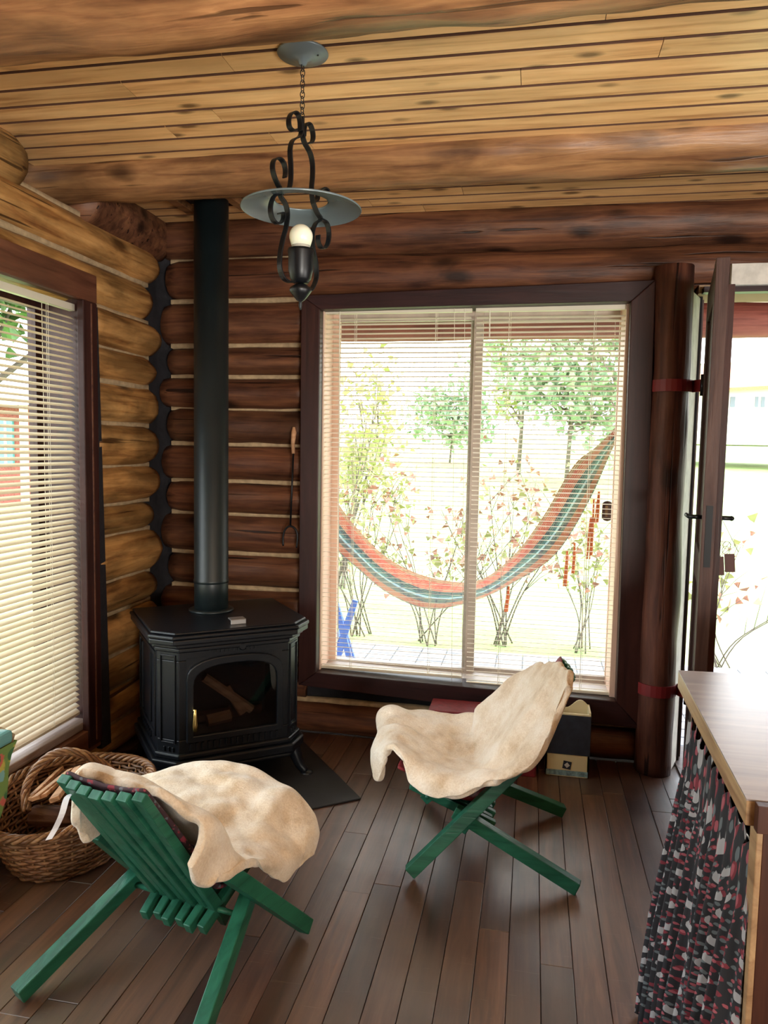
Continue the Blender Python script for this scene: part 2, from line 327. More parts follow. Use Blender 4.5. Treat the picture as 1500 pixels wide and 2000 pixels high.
# ------------------------------------------------------------------ helpers
class MB:
    def __init__(s): s.v = []; s.f = []; s.uv = None
    def add(s, vs, fs):
        o = len(s.v); s.v += [Vector(p) for p in vs]; s.f += [tuple(i+o for i in f) for f in fs]; return s
    def box(s, a, b):
        x0, y0, z0 = a; x1, y1, z1 = b
        return s.add([(x0,y0,z0),(x1,y0,z0),(x1,y1,z0),(x0,y1,z0),(x0,y0,z1),(x1,y0,z1),(x1,y1,z1),(x0,y1,z1)],
                     [(0,3,2,1),(4,5,6,7),(0,1,5,4),(1,2,6,5),(2,3,7,6),(3,0,4,7)])
    def bar(s, a, b, w, h, side=Vector((0, 1, 0)), w2=None, h2=None):
        a = Vector(a); b = Vector(b); d = (b-a).normalized(); sd = Vector(side); sd = (sd-d*sd.dot(d)).normalized(); up = d.cross(sd)
        w2 = w2 or w; h2 = h2 or h
        vs = []
        for p, ww, hh in ((a, w, h), (b, w2, h2)):
            for i, j in ((-1,-1),(1,-1),(1,1),(-1,1)): vs.append(p+sd*(i*ww/2)+up*(j*hh/2))
        return s.add(vs, [(3,2,1,0),(4,5,6,7),(0,1,5,4),(1,2,6,5),(2,3,7,6),(3,0,4,7)])
    def tube(s, pts, r, seg=8, caps=True, closed=False):
        pts = [Vector(p) for p in pts]; n = len(pts); rs = r if isinstance(r, (list, tuple)) else [r]*n
        prev = None; rings = []
        for i, p in enumerate(pts):
            if closed: d = pts[(i+1) % n]-pts[i-1]
            else: d = pts[min(i+1, n-1)]-pts[max(i-1, 0)]
            d = d.normalized() if d.length > 1e-9 else Vector((0, 0, 1))
            if prev is None:
                a = Vector((0, 0, 1)) if abs(d.z) < 0.9 else Vector((1, 0, 0)); nn = (a-d*a.dot(d)).normalized()
            else: nn = (prev-d*prev.dot(d)).normalized()
            prev = nn; bb = d.cross(nn)
            rings.append([p+(nn*cos(2*pi*k/seg)+bb*sin(2*pi*k/seg))*rs[i] for k in range(seg)])
        vs = [q for R in rings for q in R]; fs = []
        m = n if closed else n-1
        for i in range(m):
            for k in range(seg):
                j = (i+1) % n; fs.append((i*seg+k, i*seg+(k+1) % seg, j*seg+(k+1) % seg, j*seg+k))
        if caps and not closed:
            fs.append(tuple(range(seg))[::-1]); fs.append(tuple((n-1)*seg+k for k in range(seg)))
        return s.add(vs, fs)
    def strap(s, pts, w, t, wdir):
        """flat iron strap following pts, wide along wdir"""
        pts = [Vector(p) for p in pts]; wd = Vector(wdir).normalized(); vs = []; fs = []; n = len(pts)
        for i, p in enumerate(pts):
            d = (pts[min(i+1, n-1)]-pts[max(i-1, 0)]).normalized(); nn = d.cross(wd).normalized()
            for a, b in ((-1,-1),(1,-1),(1,1),(-1,1)): vs.append(p+wd*(a*w/2)+nn*(b*t/2))
        for i in range(n-1):
            for k in range(4): fs.append((i*4+k, i*4+(k+1) % 4, i*4+4+(k+1) % 4, i*4+4+k))
        fs += [(3,2,1,0), tuple((n-1)*4+k for k in range(4))]
        return s.add(vs, fs)
    def lathe(s, prof, c=(0,0,0), seg=32, sx=1.0, sy=1.0, caps=True):
        c = Vector(c); n = len(prof); vs = []; fs = []
        for r, z in prof:
            for k in range(seg): a = 2*pi*k/seg; vs.append(c+Vector((r*cos(a)*sx, r*sin(a)*sy, z)))
        for i in range(n-1):
            for k in range(seg): fs.append((i*seg+k, i*seg+(k+1) % seg, (i+1)*seg+(k+1) % seg, (i+1)*seg+k))
        if caps and prof[0][0] > 1e-6: fs.append(tuple(range(seg))[::-1])
        if caps and prof[-1][0] > 1e-6: fs.append(tuple((n-1)*seg+k for k in range(seg)))
        return s.add(vs, fs)
    def prism(s, poly, z0, z1, s0=1.0, s1=1.0):
        n = len(poly); vs = [(x*s0, y*s0, z0) for x, y in poly]+[(x*s1, y*s1, z1) for x, y in poly]
        fs = [tuple(range(n))[::-1], tuple(range(n, 2*n))]+[(i, (i+1) % n, n+(i+1) % n, n+i) for i in range(n)]
        return s.add(vs, fs)
    def grid(s, P):
        o = len(s.v); R = len(P); K = len(P[0]); s.v += [Vector(p) for row in P for p in row]
        for i in range(R-1):
            for j in range(K-1): s.f.append((o+i*K+j, o+i*K+j+1, o+(i+1)*K+j+1, o+(i+1)*K+j))
        return s
    def xf(s, mat):
        s.v = [mat @ p for p in s.v]; return s
WL = {}
def obj(name, mb, mat, parent=None, bevel=0.0, smooth=False, seg=2, local=None, kind=None, label=None, mods=None):
    cs = [0.0]*3
    if mb.v:
        for i in range(3):
            lo = min(p[i] for p in mb.v); hi = max(p[i] for p in mb.v); cs[i] = (lo+hi)/2
    c = Vector(cs)
    me = bpy.data.meshes.new(name); me.from_pydata([tuple(p-c) for p in mb.v], [], mb.f); me.update()
    bm = bmesh.new(); bm.from_mesh(me); bmesh.ops.recalc_face_normals(bm, faces=bm.faces); bm.to_mesh(me); bm.free()
    if mb.uv:
        ul = me.uv_layers.new(name='UVMap')
        for l in me.loops: ul.data[l.index].uv = mb.uv[l.vertex_index]
    if smooth:
        for p in me.polygons: p.use_smooth = True
    o = bpy.data.objects.new(name, me); C.objects.link(o)
    me.materials.append(mat if not isinstance(mat, str) else M[mat])
    if parent is not None: o.parent = parent; o.location = c-WL[parent.name]
    else: o.location = c
    WL[o.name] = c
    if bevel:
        b = o.modifiers.new('bevel', 'BEVEL'); b.width = bevel; b.segments = seg; b.limit_method = 'ANGLE'; b.angle_limit = radians(40)
    if kind: o['kind'] = kind
    if label: o['label'] = label
    return o
def tag(o, label=None, cat=None, group=None, kind=None):
    if label: o['label'] = label
    if cat: o['category'] = cat
    if group: o['group'] = group
    if kind: o['kind'] = kind
    return o
def thing(name, label, cat, loc=(0,0,0), rotz=0.0, group=None, kind=None, local=False):
    o = bpy.data.objects.new(name, None); C.objects.link(o); o.location = loc; o.rotation_euler = (0, 0, rotz)
    o.empty_display_size = 0.05
    WL[o.name] = Vector((0,0,0)) if local else Vector(loc)
    return tag(o, label, cat, group, kind)
def struct(name, loc=(0,0,0)):
    return thing(name, None, None, loc, 0, None, 'structure')
def catmull(pts, n):
    pts = [Vector(p) for p in pts]; out = []
    for i in range(len(pts)-1):
        p0 = pts[max(i-1, 0)]; p1 = pts[i]; p2 = pts[i+1]; p3 = pts[min(i+2, len(pts)-1)]
        for k in range(n):
            t = k/n; out.append(0.5*((2*p1)+(-p0+p2)*t+(2*p0-5*p1+4*p2-p3)*t*t+(-p0+3*p1-3*p2+p3)*t**3))
    out.append(pts[-1]); return out
def nz(p, s=1.0, off=0.0): return noise.noise(Vector((p[0]*s+off, p[1]*s+off*1.3, p[2]*s-off)))

# ------------------------------------------------------------------ logs
def log_mesh(axis, a, b, c1, cz, rd, rz, seed, cap0=True, cap1=True, step=0.05, seg=18, bumpy=1.0):
    """a bumpy log from a to b along axis; c1 = depth centre, cz = height centre; rd, rz radii"""
    mb = MB(); n = max(6, int((b-a)/step)); L = b-a
    for i in range(n+1):
        u = i/n; s = a+L*u; k = 1.0
        if cap0: k *= min(1.0, sqrt(max(0.0, 1-max(0.0, 1-(s-a)/0.10)**2))+0.02)
        if cap1: k *= min(1.0, sqrt(max(0.0, 1-max(0.0, 1-(b-s)/0.10)**2))+0.02)
        wob = bumpy*0.006*noise.noise(Vector((s*1.5, seed*3.1, 0)))
        wz = bumpy*0.008*noise.noise(Vector((s*1.1, seed*7.7, 5)))
        for j in range(seg):
            t = 2*pi*j/seg; cd_, sd_ = cos(t), sin(t)
            rr = 1+bumpy*(0.06*noise.noise(Vector((s*3.0, cd_*1.2+seed, sd_*1.2)))+0.05*noise.noise(Vector((s*7.0, cd_*2.5+seed, sd_*2.5))))
            d = c1+wob+rd*k*rr*cd_; z = cz+wz+rz*k*rr*sd_
            mb.v.append(Vector((s, d, z)) if axis == 'x' else Vector((d, s, z)))
    for i in range(n):
        for j in range(seg): mb.f.append((i*seg+j, i*seg+(j+1) % seg, (i+1)*seg+(j+1) % seg, (i+1)*seg+j))
    mb.f.append(tuple(range(seg))[::-1]); mb.f.append(tuple(n*seg+j for j in range(seg)))
    return mb
def mortar_mesh(axis, a, b, d, z, h=0.022, out=1):
    mb = MB(); n = max(2, int((b-a)/0.08)); P = [[], [], [], []]
    for i in range(n+1):
        s = a+(b-a)*i/n; w = 0.003*noise.noise(Vector((s*9, z*11, 1))); hh = h*(1+0.35*noise.noise(Vector((s*6, z*5, 3))))
        for q, (dd, zz) in enumerate(((0.03, hh), (0, hh*0.8), (0, -hh*0.8), (0.03, -hh))):
            D = d+out*dd+w
            P[q].append((s, D, z+zz/2*1.2) if axis == 'x' else (D, s, z+zz/2*1.2))
    return mb.grid(P)
XL, YB, ZC = -1.86, 3.60, 2.55   # log faces of left and back wall, ceiling
wl = struct('wall_left', (XL, 0, 0)); wb = struct('wall_back', (0, YB, 0))
LZ = [0.0, 0.145, 0.308, 0.456, 0.665, 0.816, 1.027, 1.174, 1.349, 1.54, 1.731, 1.875, 2.045, 2.232, 2.40, 2.56]
LWY0, LWY1, LWZ0, LWZ1 = 0.30, 2.96, 0.22, 2.13     # left window hole (outer edge of the casing)
for i in range(len(LZ)-1):
    z0, z1 = LZ[i], LZ[i+1]; cz = (z0+z1)/2; rz = (z1-z0)/2+0.004
    rd = 0.105; cx = XL-0.085+0.01*((i*7) % 3-1)
    end = 3.585+0.030*((i % 2)*2-1)*(0.6 if i % 3 else 1.0)
    if i == len(LZ)-2:
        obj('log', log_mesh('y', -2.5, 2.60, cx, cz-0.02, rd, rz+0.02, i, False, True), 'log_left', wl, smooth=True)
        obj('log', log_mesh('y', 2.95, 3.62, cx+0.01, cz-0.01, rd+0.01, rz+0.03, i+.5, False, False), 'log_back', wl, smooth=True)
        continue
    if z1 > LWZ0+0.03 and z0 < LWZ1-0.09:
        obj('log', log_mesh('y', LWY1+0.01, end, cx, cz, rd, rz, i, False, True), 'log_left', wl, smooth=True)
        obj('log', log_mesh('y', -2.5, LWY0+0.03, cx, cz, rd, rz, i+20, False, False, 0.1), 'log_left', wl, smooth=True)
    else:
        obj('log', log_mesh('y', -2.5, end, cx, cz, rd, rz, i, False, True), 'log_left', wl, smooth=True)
for z in LZ[1:-1]:
    if LWZ0 < z < LWZ1+0.02: obj('mortar_joint', mortar_mesh('y', LWY1, 3.52, XL-0.035, z, 0.024, -1), 'mortar', wl, smooth=True)
    else: obj('mortar_joint', mortar_mesh('y', 0.0, 3.52, XL-0.035, z, 0.024, -1), 'mortar', wl, smooth=True)
# dark core of the left wall around the window hole
mb = MB(); mb.box((-2.30, 2.4, 2.30), (-2.20, 3.8, 2.7)).box((-2.30, 2.4, 2.25), (-1.935, 3.8, 2.36)).box((-2.10, LWY1, 0), (-1.935, 3.68, 2.36)).box((-2.10, -2.6, 0), (-1.935, LWY0, 2.36)).box((-2.10, -2.6, 2.36), (-1.935, 2.5, 2.7)).box((-2.10, LWY0, 0), (-1.935, LWY1, LWZ0)).box((-2.10, LWY0, LWZ1), (-1.935, LWY1, 2.36))
obj('wall_core', mb, 'tar', wl)
BZ = [0.0, 0.165, 0.36, 0.545, 0.724, 0.903, 1.105, 1.268, 1.458, 1.637, 1.794, 1.95, 2.17, 2.368, 2.58]
BX0, BX1, BZ0, BZ1 = -1.13, 0.53, 0.20, 2.205
for i in range(len(BZ)-1):
    z0, z1 = BZ[i], BZ[i+1]; cz = (z0+z1)/2; rz = (z1-z0)/2+0.004; cy = YB+0.085+0.008*((i*5) % 3-1); rd = 0.105
    st = -1.885-0.035*(i % 2)
    if i >= 12:
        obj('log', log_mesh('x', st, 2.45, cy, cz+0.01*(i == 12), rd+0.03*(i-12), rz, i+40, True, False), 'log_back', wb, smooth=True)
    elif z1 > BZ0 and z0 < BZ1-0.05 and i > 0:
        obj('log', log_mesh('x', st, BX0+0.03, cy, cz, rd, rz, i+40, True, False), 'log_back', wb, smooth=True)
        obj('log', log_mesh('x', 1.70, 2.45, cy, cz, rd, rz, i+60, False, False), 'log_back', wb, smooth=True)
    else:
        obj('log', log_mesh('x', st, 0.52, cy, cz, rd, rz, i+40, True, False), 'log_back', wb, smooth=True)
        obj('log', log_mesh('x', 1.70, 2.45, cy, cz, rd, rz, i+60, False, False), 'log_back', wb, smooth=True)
for z in BZ[1:-1]:
    if z > 2.3: obj('mortar_joint', mortar_mesh('x', -1.83, -1.2, YB+0.03, z, 0.022), 'mortar', wb, smooth=True)
    elif z < BZ0: obj('mortar_joint', mortar_mesh('x', -1.83, 0.52, YB+0.03, z, 0.022), 'mortar', wb, smooth=True)
    else: obj('mortar_joint', mortar_mesh('x', -1.83, BX0, YB+0.03, z, 0.022), 'mortar', wb, smooth=True)
mb = MB(); y0, y1 = YB+0.07, YB+0.22
mb.box((-2.3, y0, 0), (BX0+0.02, y1, 2.7)).box((BX0+0.02, y0, 0), (0.44, y1, 0.26)).box((BX0+0.02, y0, 2.16), (1.70, y1, 2.7)).box((0.44, y0, 0), (0.72, y1, 2.17)).box((1.70, y0, 0), (2.5, y1, 2.7))
obj('wall_core', mb, 'tar', wb)
# dark zigzag filler in the corner
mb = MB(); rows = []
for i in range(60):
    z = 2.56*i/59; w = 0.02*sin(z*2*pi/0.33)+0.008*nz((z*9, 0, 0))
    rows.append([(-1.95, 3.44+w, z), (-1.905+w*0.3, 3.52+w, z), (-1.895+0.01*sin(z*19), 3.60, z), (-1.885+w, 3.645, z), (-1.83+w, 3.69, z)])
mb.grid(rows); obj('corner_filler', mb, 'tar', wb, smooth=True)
# ------------------------------------------------------------------ rest of the shell
mb = MB()
wr = struct('wall_right', (2.45, 0, 0)); MBr = MB().box((2.45, -2.6, 0), (2.6, 3.7, 2.7)); obj('panel', MBr, 'log_back', wr)
wk = struct('wall_rear', (0, -2.5, 0)); obj('panel', MB().box((-2.0, -2.7, 0), (2.6, -2.5, 2.7)), 'log_back', wk)
# ------------------------------------------------------------------ floor boards
fl = struct('floor', (0, 0, 0)); obj('subfloor', MB().box((-2.05, -2.6, -0.06), (2.6, 3.75, -0.022)), 'groove', fl)
PW = 0.0905; xk = -0.112-PW*22; random.seed(11)
ends = {0: [2.859-0.5, ], }
k = 0
while xk < 2.45:
    x0 = xk+0.0009; x1 = xk+PW-0.0009
    cuts = [-2.5]; y = -0.6+random.random()*1.1
    while y < 3.5: cuts.append(y); y += 0.75+random.random()*0.9
    cuts.append(3.62)
    vis = x0 < 1.9
    if not vis: cuts = [-2.5, 3.62]
    for a, b in zip(cuts[:-1], cuts[1:]):
        if b-a < 0.25: pass
        dz = random.uniform(-0.0008, 0.0008)
        obj('floorboard', MB().box((x0, a+0.0008, -0.022), (x1, b-0.0008, dz)), 'floor', fl, bevel=0.0012, seg=1)
    xk += PW; k += 1
# ------------------------------------------------------------------ ceiling
ce = struct('ceiling', (0, 0, ZC)); obj('backing', MB().box((-2.1, -2.6, ZC+0.018), (2.6, 3.8, ZC+0.05)), 'groove', ce)
random.seed(5); pp = 0.1065; yk = 2.105-pp*43; ends = {2.0: 0}
pipe_xy = (-1.42, 3.20)
while yk < 3.62:
    y0 = yk+0.0038; y1 = yk+pp-0.0038; cuts = [-2.0]
    if yk > 1.5:
        x = -1.3+random.random()*1.6
        while x < 2.3: cuts.append(x); x += 1.3+random.random()*1.3
    cuts.append(2.45)
    for a, b in zip(cuts[:-1], cuts[1:]):
        def plank(a, b):
            mb = MB(); xs = (a+0.001, b-0.001); cy = [(y0, ZC+0.012), (y0, ZC+0.004), (y0+0.004, ZC), (y1-0.004, ZC), (y1, ZC+0.004), (y1, ZC+0.012)]
            vs = [(xx, yy, zz) for xx in xs for yy, zz in cy]
            fs = [(i, (i+1) % 6, 6+(i+1) % 6, 6+i) for i in range(6)]+[tuple(range(6)), tuple(range(6, 12))]
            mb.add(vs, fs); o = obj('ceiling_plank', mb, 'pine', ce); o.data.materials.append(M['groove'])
            for i in (0, 1, 3, 4): o.data.polygons[i].material_index = 1  # groove faces coloured dark to stand for the shade between planks
        if y1 > 3.10 and y0 < 3.30 and a < -1.42 < b:
            plank(a, -1.53); plank(-1.31, b)
        else: plank(a, b)
    yk += pp
def beam_thing(name, y, cz, r, x0, x1, seed, label):
    o = obj(name, log_mesh('x', x0, x1, y, cz, r, r, seed, False, False, 0.04, 28, 1.25), 'beam', None, smooth=True)
    tag(o, label, 'beam'); return o
beam_thing('ceiling_beam', 2.915, 2.548, 0.113, -2.18, 2.46, 3, 'round log beam crossing the ceiling behind the hanging lamp')
beam_thing('ceiling_beam', 1.70, 2.52, 0.150, -2.0, 2.46, 9, 'round log beam nearest the viewer, along the top edge of the photo')

# ------------------------------------------------------------------ window in the back wall
w1 = struct('window_1', (-0.3, YB, 0.2))
def quadbar(p, q, r_, s_, y0, y1):  # front polygon at y0 extruded to y1 (points (x,z))
    mb = MB(); vs = [(a[0], y0, a[1]) for a in (p, q, r_, s_)]+[(a[0], y1, a[1]) for a in (p, q, r_, s_)]
    mb.add(vs, [(0,1,2,3),(7,6,5,4),(0,4,5,1),(1,5,6,2),(2,6,7,3),(3,7,4,0)]); return mb
yc = 3.53
O = [at(588, 577, y=yc), at(1281, 546, y=yc), at(1252, 1424, y=yc), at(582, 1338, y=yc)]
I = [at(625, 604, y=yc), at(1233, 588, y=yc), at(1203, 1370, y=yc), at(617, 1314, y=yc)]
O = [(p.x, p.z) for p in O]; I = [(p.x, p.z) for p in I]
for n_, (a, b, c_, d_), mt in (('casing_top', (O[0], O[1], I[1], I[0]), 'casing_x'), ('casing_side', (O[1], O[2], I[2], I[1]), 'casing'),
                              ('casing_bottom', (O[2], O[3], I[3], I[2]), 'casing_x'), ('casing_side', (O[3], O[0], I[0], I[3]), 'casing')):
    obj(n_, quadbar(a, b, c_, d_, yc, YB+0.085), mt, w1, bevel=0.004)
# reveal lining and outer frame
xi0, xi1, zi0, zi1 = I[0][0], I[1][0], I[3][1], I[0][1]
ry0, ry1 = YB-0.02, YB+0.23
obj('sill', MB().add([(I[3][0]-.01, yc+.005, I[3][1]-.004), (I[2][0]+.01, yc+.005, I[2][1]-.004), (I[2][0]+.01, ry1, I[2][1]+.005), (I[3][0]-.01, ry1, I[3][1]+.005),
     (I[3][0]-.01, yc+.005, I[3][1]-.03), (I[2][0]+.01, yc+.005, I[2][1]-.03), (I[2][0]+.01, ry1, I[2][1]-.03), (I[3][0]-.01, ry1, I[3][1]-.03)],
     [(0,1,2,3),(4,7,6,5),(0,4,5,1),(1,5,6,2),(2,6,7,3),(3,7,4,0)]), 'sash', w1)
obj('jamb', MB().box((I[1][0]-0.012, yc+.06, 0.26), (I[1][0]+0.03, ry1, 2.16)), 'frame_sunlit', w1)
obj('jamb', MB().box((I[0][0]-0.03, yc+.06, 0.28), (I[0][0]+0.006, ry1, 2.16)), 'frame_sunlit', w1)
obj('head_jamb', MB().box((I[0][0]-0.03, yc+.06, 2.135), (I[1][0]+0.03, ry1, 2.165)), 'frame_sunlit', w1)
ys = YB+0.16
sx0, sx1, sm = I[0][0], I[1][0]-0.004, at(924, 900, y=ys).x
for (a, b, yy, wa, wb_) in ((sx0, sm+0.032, ys, 0.04, 0.045), (sm-0.032, sx1, ys+0.035, 0.045, 0.012)):
    obj('sash_stile', MB().box((a, yy, 0.30), (a+wa, yy+0.03, 2.13)), 'frame_sunlit' if wa < 0.045 else 'sash', w1, bevel=0.002)
    obj('sash_stile', MB().box((b-wb_, yy, 0.30), (b, yy+0.03, 2.13)), 'frame_sunlit' if wb_ < 0.045 else 'sash', w1, bevel=0.002)
    obj('sash_rail', MB().box((a+wa, yy, 2.08), (b-wb_, yy+0.03, 2.13)), 'sash', w1, bevel=0.002)
    obj('sash_rail', MB().box((a+wa, yy, 0.30), (b-wb_, yy+0.03, 0.35)), 'sash', w1, bevel=0.002)
    obj('glass_pane', MB().box((a+wa, yy+0.013, 0.35), (b-wb_, yy+0.017, 2.08)), 'glass', w1)
# blinds
def slat_mesh(L, w, axis, tilt):
    """one curved slat centred on the origin, long along axis"""
    mb = MB(); K = 4; vs = []
    for s in (-L/2, L/2):
        for j in range(K+1):
            u = (j/K-0.5); d = u*w; h = 0.0022*(1-4*u*u)
            dd = d*cos(tilt)-h*sin(tilt); zz = d*sin(tilt)+h*cos(tilt)
            vs.append((s, dd, zz) if axis == 'x' else (dd, s, zz))
    mb.add(vs, [(j, j+1, K+2+j, K+1+j) for j in range(K)])
    me = bpy.data.meshes.new('slat'); me.from_pydata([tuple(v) for v in mb.v], [], mb.f); me.update()
    for p in me.polygons: p.use_smooth = True
    return me
def blind(name, label, a, b, z0, z1, n, depth, axis, tilt, cords, smat='slat', slack=0.0, za=None, zb=None):
    loc = ((a+b)/2, depth, z1) if axis == 'x' else (depth, (a+b)/2, z1)
    r = thing(name, label, 'blind', loc, group=None)
    def bx(s0, s1, d0, d1, q0, q1): return MB().box((s0, d0, q0), (s1, d1, q1)) if axis == 'x' else MB().box((d0, s0, q0), (d1, s1, q1))
    obj('headrail', bx(a, b, depth-0.014, depth+0.014, z1, z1+0.028), 'headrail', r, bevel=0.002)
    me = slat_mesh(b-a-0.006, 0.026, axis, tilt); me.materials.append(M[smat])
    dz = (z1-0.012-z0-0.01)/n
    for i in range(n):
        z = z0+0.018+dz*i; o = bpy.data.objects.new('slat', me); C.objects.link(o); o.parent = r
        jit = random.uniform(-0.0008, 0.0008)
        base = Vector(((a+b)/2, depth, z+jit)) if axis == 'x' else Vector((depth, (a+b)/2, z+jit))
        o.location = base-Vector(loc)
        rr = random.uniform(-0.0012, 0.0012)
        o.rotation_euler = (random.uniform(-.05, .05), rr, 0) if axis == 'x' else (rr, random.uniform(-.05, .05), 0)
    obj('bottom_rail', bx(a+0.003, b-0.003, depth-0.012, depth+0.012, z0-0.002, z0+0.01), 'headrail', r, bevel=0.002)
    for c in cords:
        m2 = MB()
        for s_ in (-1, 1):
            dd = depth+s_*0.0135
            p = [(c, dd, z0), (c, dd, z1)] if axis == 'x' else [(dd, c, z0), (dd, c, z1)]
            m2.tube(p, 0.0009, 4)
        p = [(c+0.008, depth, z0), (c+0.008, depth, z1)] if axis == 'x' else [(depth, c+0.008, z0), (depth, c+0.008, z1)]
        m2.tube(p, 0.0008, 4)
        obj('ladder_cord', m2, 'cord', r)
    return r
yb_ = YB+0.02
xa = at(626, 950, y=yb_).x; xm = at(913, 950, y=yb_).x; xm2 = at(920, 950, y=yb_).x; xb = at(1222, 950, y=yb_).x
zt = at(900, 605, y=yb_).z-0.012
b1 = blind('venetian_blind', 'cream slatted venetian blind, left one of two over the hammock window', xa, xm, at(750, 1312, y=yb_).z, zt, 76, yb_, 'x', radians(-10), [at(690, 900, y=yb_).x, at(845, 900, y=yb_).x])
b2 = blind('venetian_blind', 'cream slatted venetian blind, right one of two over the hammock window', xm2, xb, at(1050, 1345, y=yb_).z, zt, 78, yb_, 'x', radians(-10), [at(986, 900, y=yb_).x, at(1150, 900, y=yb_).x])
m2 = MB()
for px_ in (885, 905): m2.tube([at(px_+3, 600, y=yb_-0.02), at(px_-3, 1340, y=yb_-0.02), at(px_-2, 1386, y=yb_-0.02)], 0.0011, 5)
obj('pull_cord', m2, 'cord', b2)
m2 = MB().tube([at(664, 606, y=yb_-0.02), at(663, 655, y=yb_-0.02), at(660, 1250, y=yb_-0.02)], 0.0025, 6); obj('tilt_wand', m2, 'cord', b1)
m2 = MB().tube([at(957, 606, y=yb_-0.02), at(956, 660, y=yb_-0.02)], 0.003, 6); obj('tilt_wand', m2, 'cord', b2)
# ------------------------------------------------------------------ left window
w2 = struct('window_2', (XL, 1.6, 0.2))
xc = XL+0.02
yin, yj, zin0, zin1 = 2.862, 2.905, 0.265, 2.035
obj('casing_side', MB().box((xc-0.02, yin, 0.14), (xc+0.012, 2.962, zin1)), 'casing', w2, bevel=0.004)
obj('casing_highlight', MB().box((xc+0.005, 2.912, 0.16), (xc+0.016, 2.922, 2.03)), 'casing_y', w2, bevel=0.004)  # thin lighter strip laid on as the highlight along the casing
obj('casing_dark_strip', MB().add([(xc-0.06, 2.962, 0.10), (xc+0.010, 2.962, 0.10), (xc+0.010, 3.035, 0.10), (xc-0.06, 3.035, 0.10),
    (xc-0.06, 2.962, 2.02), (xc+0.010, 2.962, 2.02), (xc+0.010, 2.968, 2.02), (xc-0.06, 2.968, 2.02)], [(0,3,2,1),(4,5,6,7),(0,1,5,4),(1,2,6,5),(2,3,7,6),(3,0,4,7)]), 'tar', w2)  # black strip beside the casing, wider towards the bottom
obj('casing_top', MB().box((xc-0.02, 0.3, zin1), (xc+0.012, 2.962, 2.15)), 'casing_y', w2, bevel=0.004)
obj('casing_side', MB().box((xc-0.10, 0.30, 0.14), (xc+0.012, 0.42, zin1)), 'casing', w2, bevel=0.004)
obj('sill', MB().box((XL-0.26, 0.36, zin0-0.045), (XL+0.0, yj+0.04, zin0-0.012)), 'sill', w2, bevel=0.004)
obj('apron', MB().box((xc-0.07, 0.3, 0.12), (xc+0.006, 2.960, zin0-0.047)), 'casing_y', w2, bevel=0.003)
obj('jamb', MB().box((XL-0.26, yj, zin0-0.011), (xc-0.021, yj+0.05, 2.06)), 'casing', w2)
obj('head_jamb', MB().box((XL-0.26, 0.36, zin1+0.01), (xc-0.021, yj, zin1+0.05)), 'casing_y', w2)
xs = XL-0.20
obj('sash_frame', MB().box((xs-0.03, 0.42, zin0), (xs, 0.47, zin1)).box((xs-0.03, yj-0.03, zin0), (xs, yj, zin1)).box((xs-0.03, 1.58, zin0), (xs, 1.64, zin1)).box((xs-0.03, 0.47, zin1-0.03), (xs, yj-.03, zin1+.01)).box((xs-0.03, 0.47, zin0-0.01), (xs, yj-.03, zin0+0.03)), 'casing', w2)
obj('glass_pane', MB().box((xs-0.018, 1.64, zin0+.03), (xs-0.014, yj-.03, zin1-.03)), 'glass', w2)
obj('glass_pane', MB().box((xs-0.018, 0.47, zin0+.03), (xs-0.014, 1.58, zin1-.03)), 'glass', w2)
blind('venetian_blind', 'cream venetian blind with half closed slats in the left window', 0.44, yj-0.006, zin0+0.012, zin1-0.04, 70, XL-0.045, 'y', radians(-31), [at(93, 900, x=XL-0.045).y, at(64, 900, x=XL-.045).y-0.9], 'slat_left')

# ------------------------------------------------------------------ post, doorway, door
mb = log_mesh('x', 0, 2.26, 0, 0, 0.098, 0.098, 77, False, False, 0.06, 24, 1.2)
mb.v = [Vector((0.583+p.y*0.82-0.010*(p.x/2.2-.5), 3.555+p.z*0.9, p.x)) for p in mb.v]
pst = obj('log_post', mb, 'post', None, smooth=True); tag(pst, 'upright round log post between the window and the open door', 'post')
d1 = struct('door_1', (0.72, 3.5, 0))
obj('white_jamb', MB().prism([(0.640, 3.54), (0.655, 3.53), (0.729, 3.72), (0.729, 3.82), (0.660, 3.82)], 0, 2.15), 'white_wood', d1, bevel=0.004)
obj('door_stop', MB().box((0.729, 3.72, 0), (0.736, 3.80, 2.15)), 'door', d1)
obj('jamb', MB().box((1.66, 3.52, 0), (1.71, 3.82, 2.17)), 'door', d1)
obj('head_jamb', MB().box((0.688, 3.60, 2.155), (1.71, 3.82, 2.19)), 'matte_cream', d1)
obj('head_stop', MB().box((0.70, 3.55, 2.15), (1.71, 3.60, 2.175)), 'casing_x', d1)
obj('head_trim', MB().box((0.80, 3.515, 2.172), (1.71, 3.545, 2.26)), 'white_wood', d1)
obj('threshold', MB().box((0.70, 3.50, -0.02), (1.68, 3.86, 0.012)), 'door', d1)
hx, hy, lx, ly = 0.705, 3.50, 0.596, 2.85
dv = Vector((lx-hx, ly-hy, 0)).normalized(); nv = Vector((-dv.y, dv.x, 0)); nv = nv if nv.x > 0 else -nv
def dq(a0, a1, n0, n1, z0, z1):
    h = Vector((hx, hy, 0)); vs = []
    for z in (z0, z1):
        for a, n in ((a0, n0), (a1, n0), (a1, n1), (a0, n1)): vs.append(h+dv*a+nv*n+Vector((0, 0, z)))
    return MB().add(vs, [(0,3,2,1),(4,5,6,7),(0,1,5,4),(1,2,6,5),(2,3,7,6),(3,0,4,7)])
DL = (Vector((lx-hx, ly-hy, 0))).length
dr = thing('door', 'brown wooden door standing open into the room, seen edge on', 'door', (hx, hy, 0))
obj('stile', dq(DL-0.11, DL, 0, 0.045, 0.01, 2.13), 'door', dr, bevel=0.003)
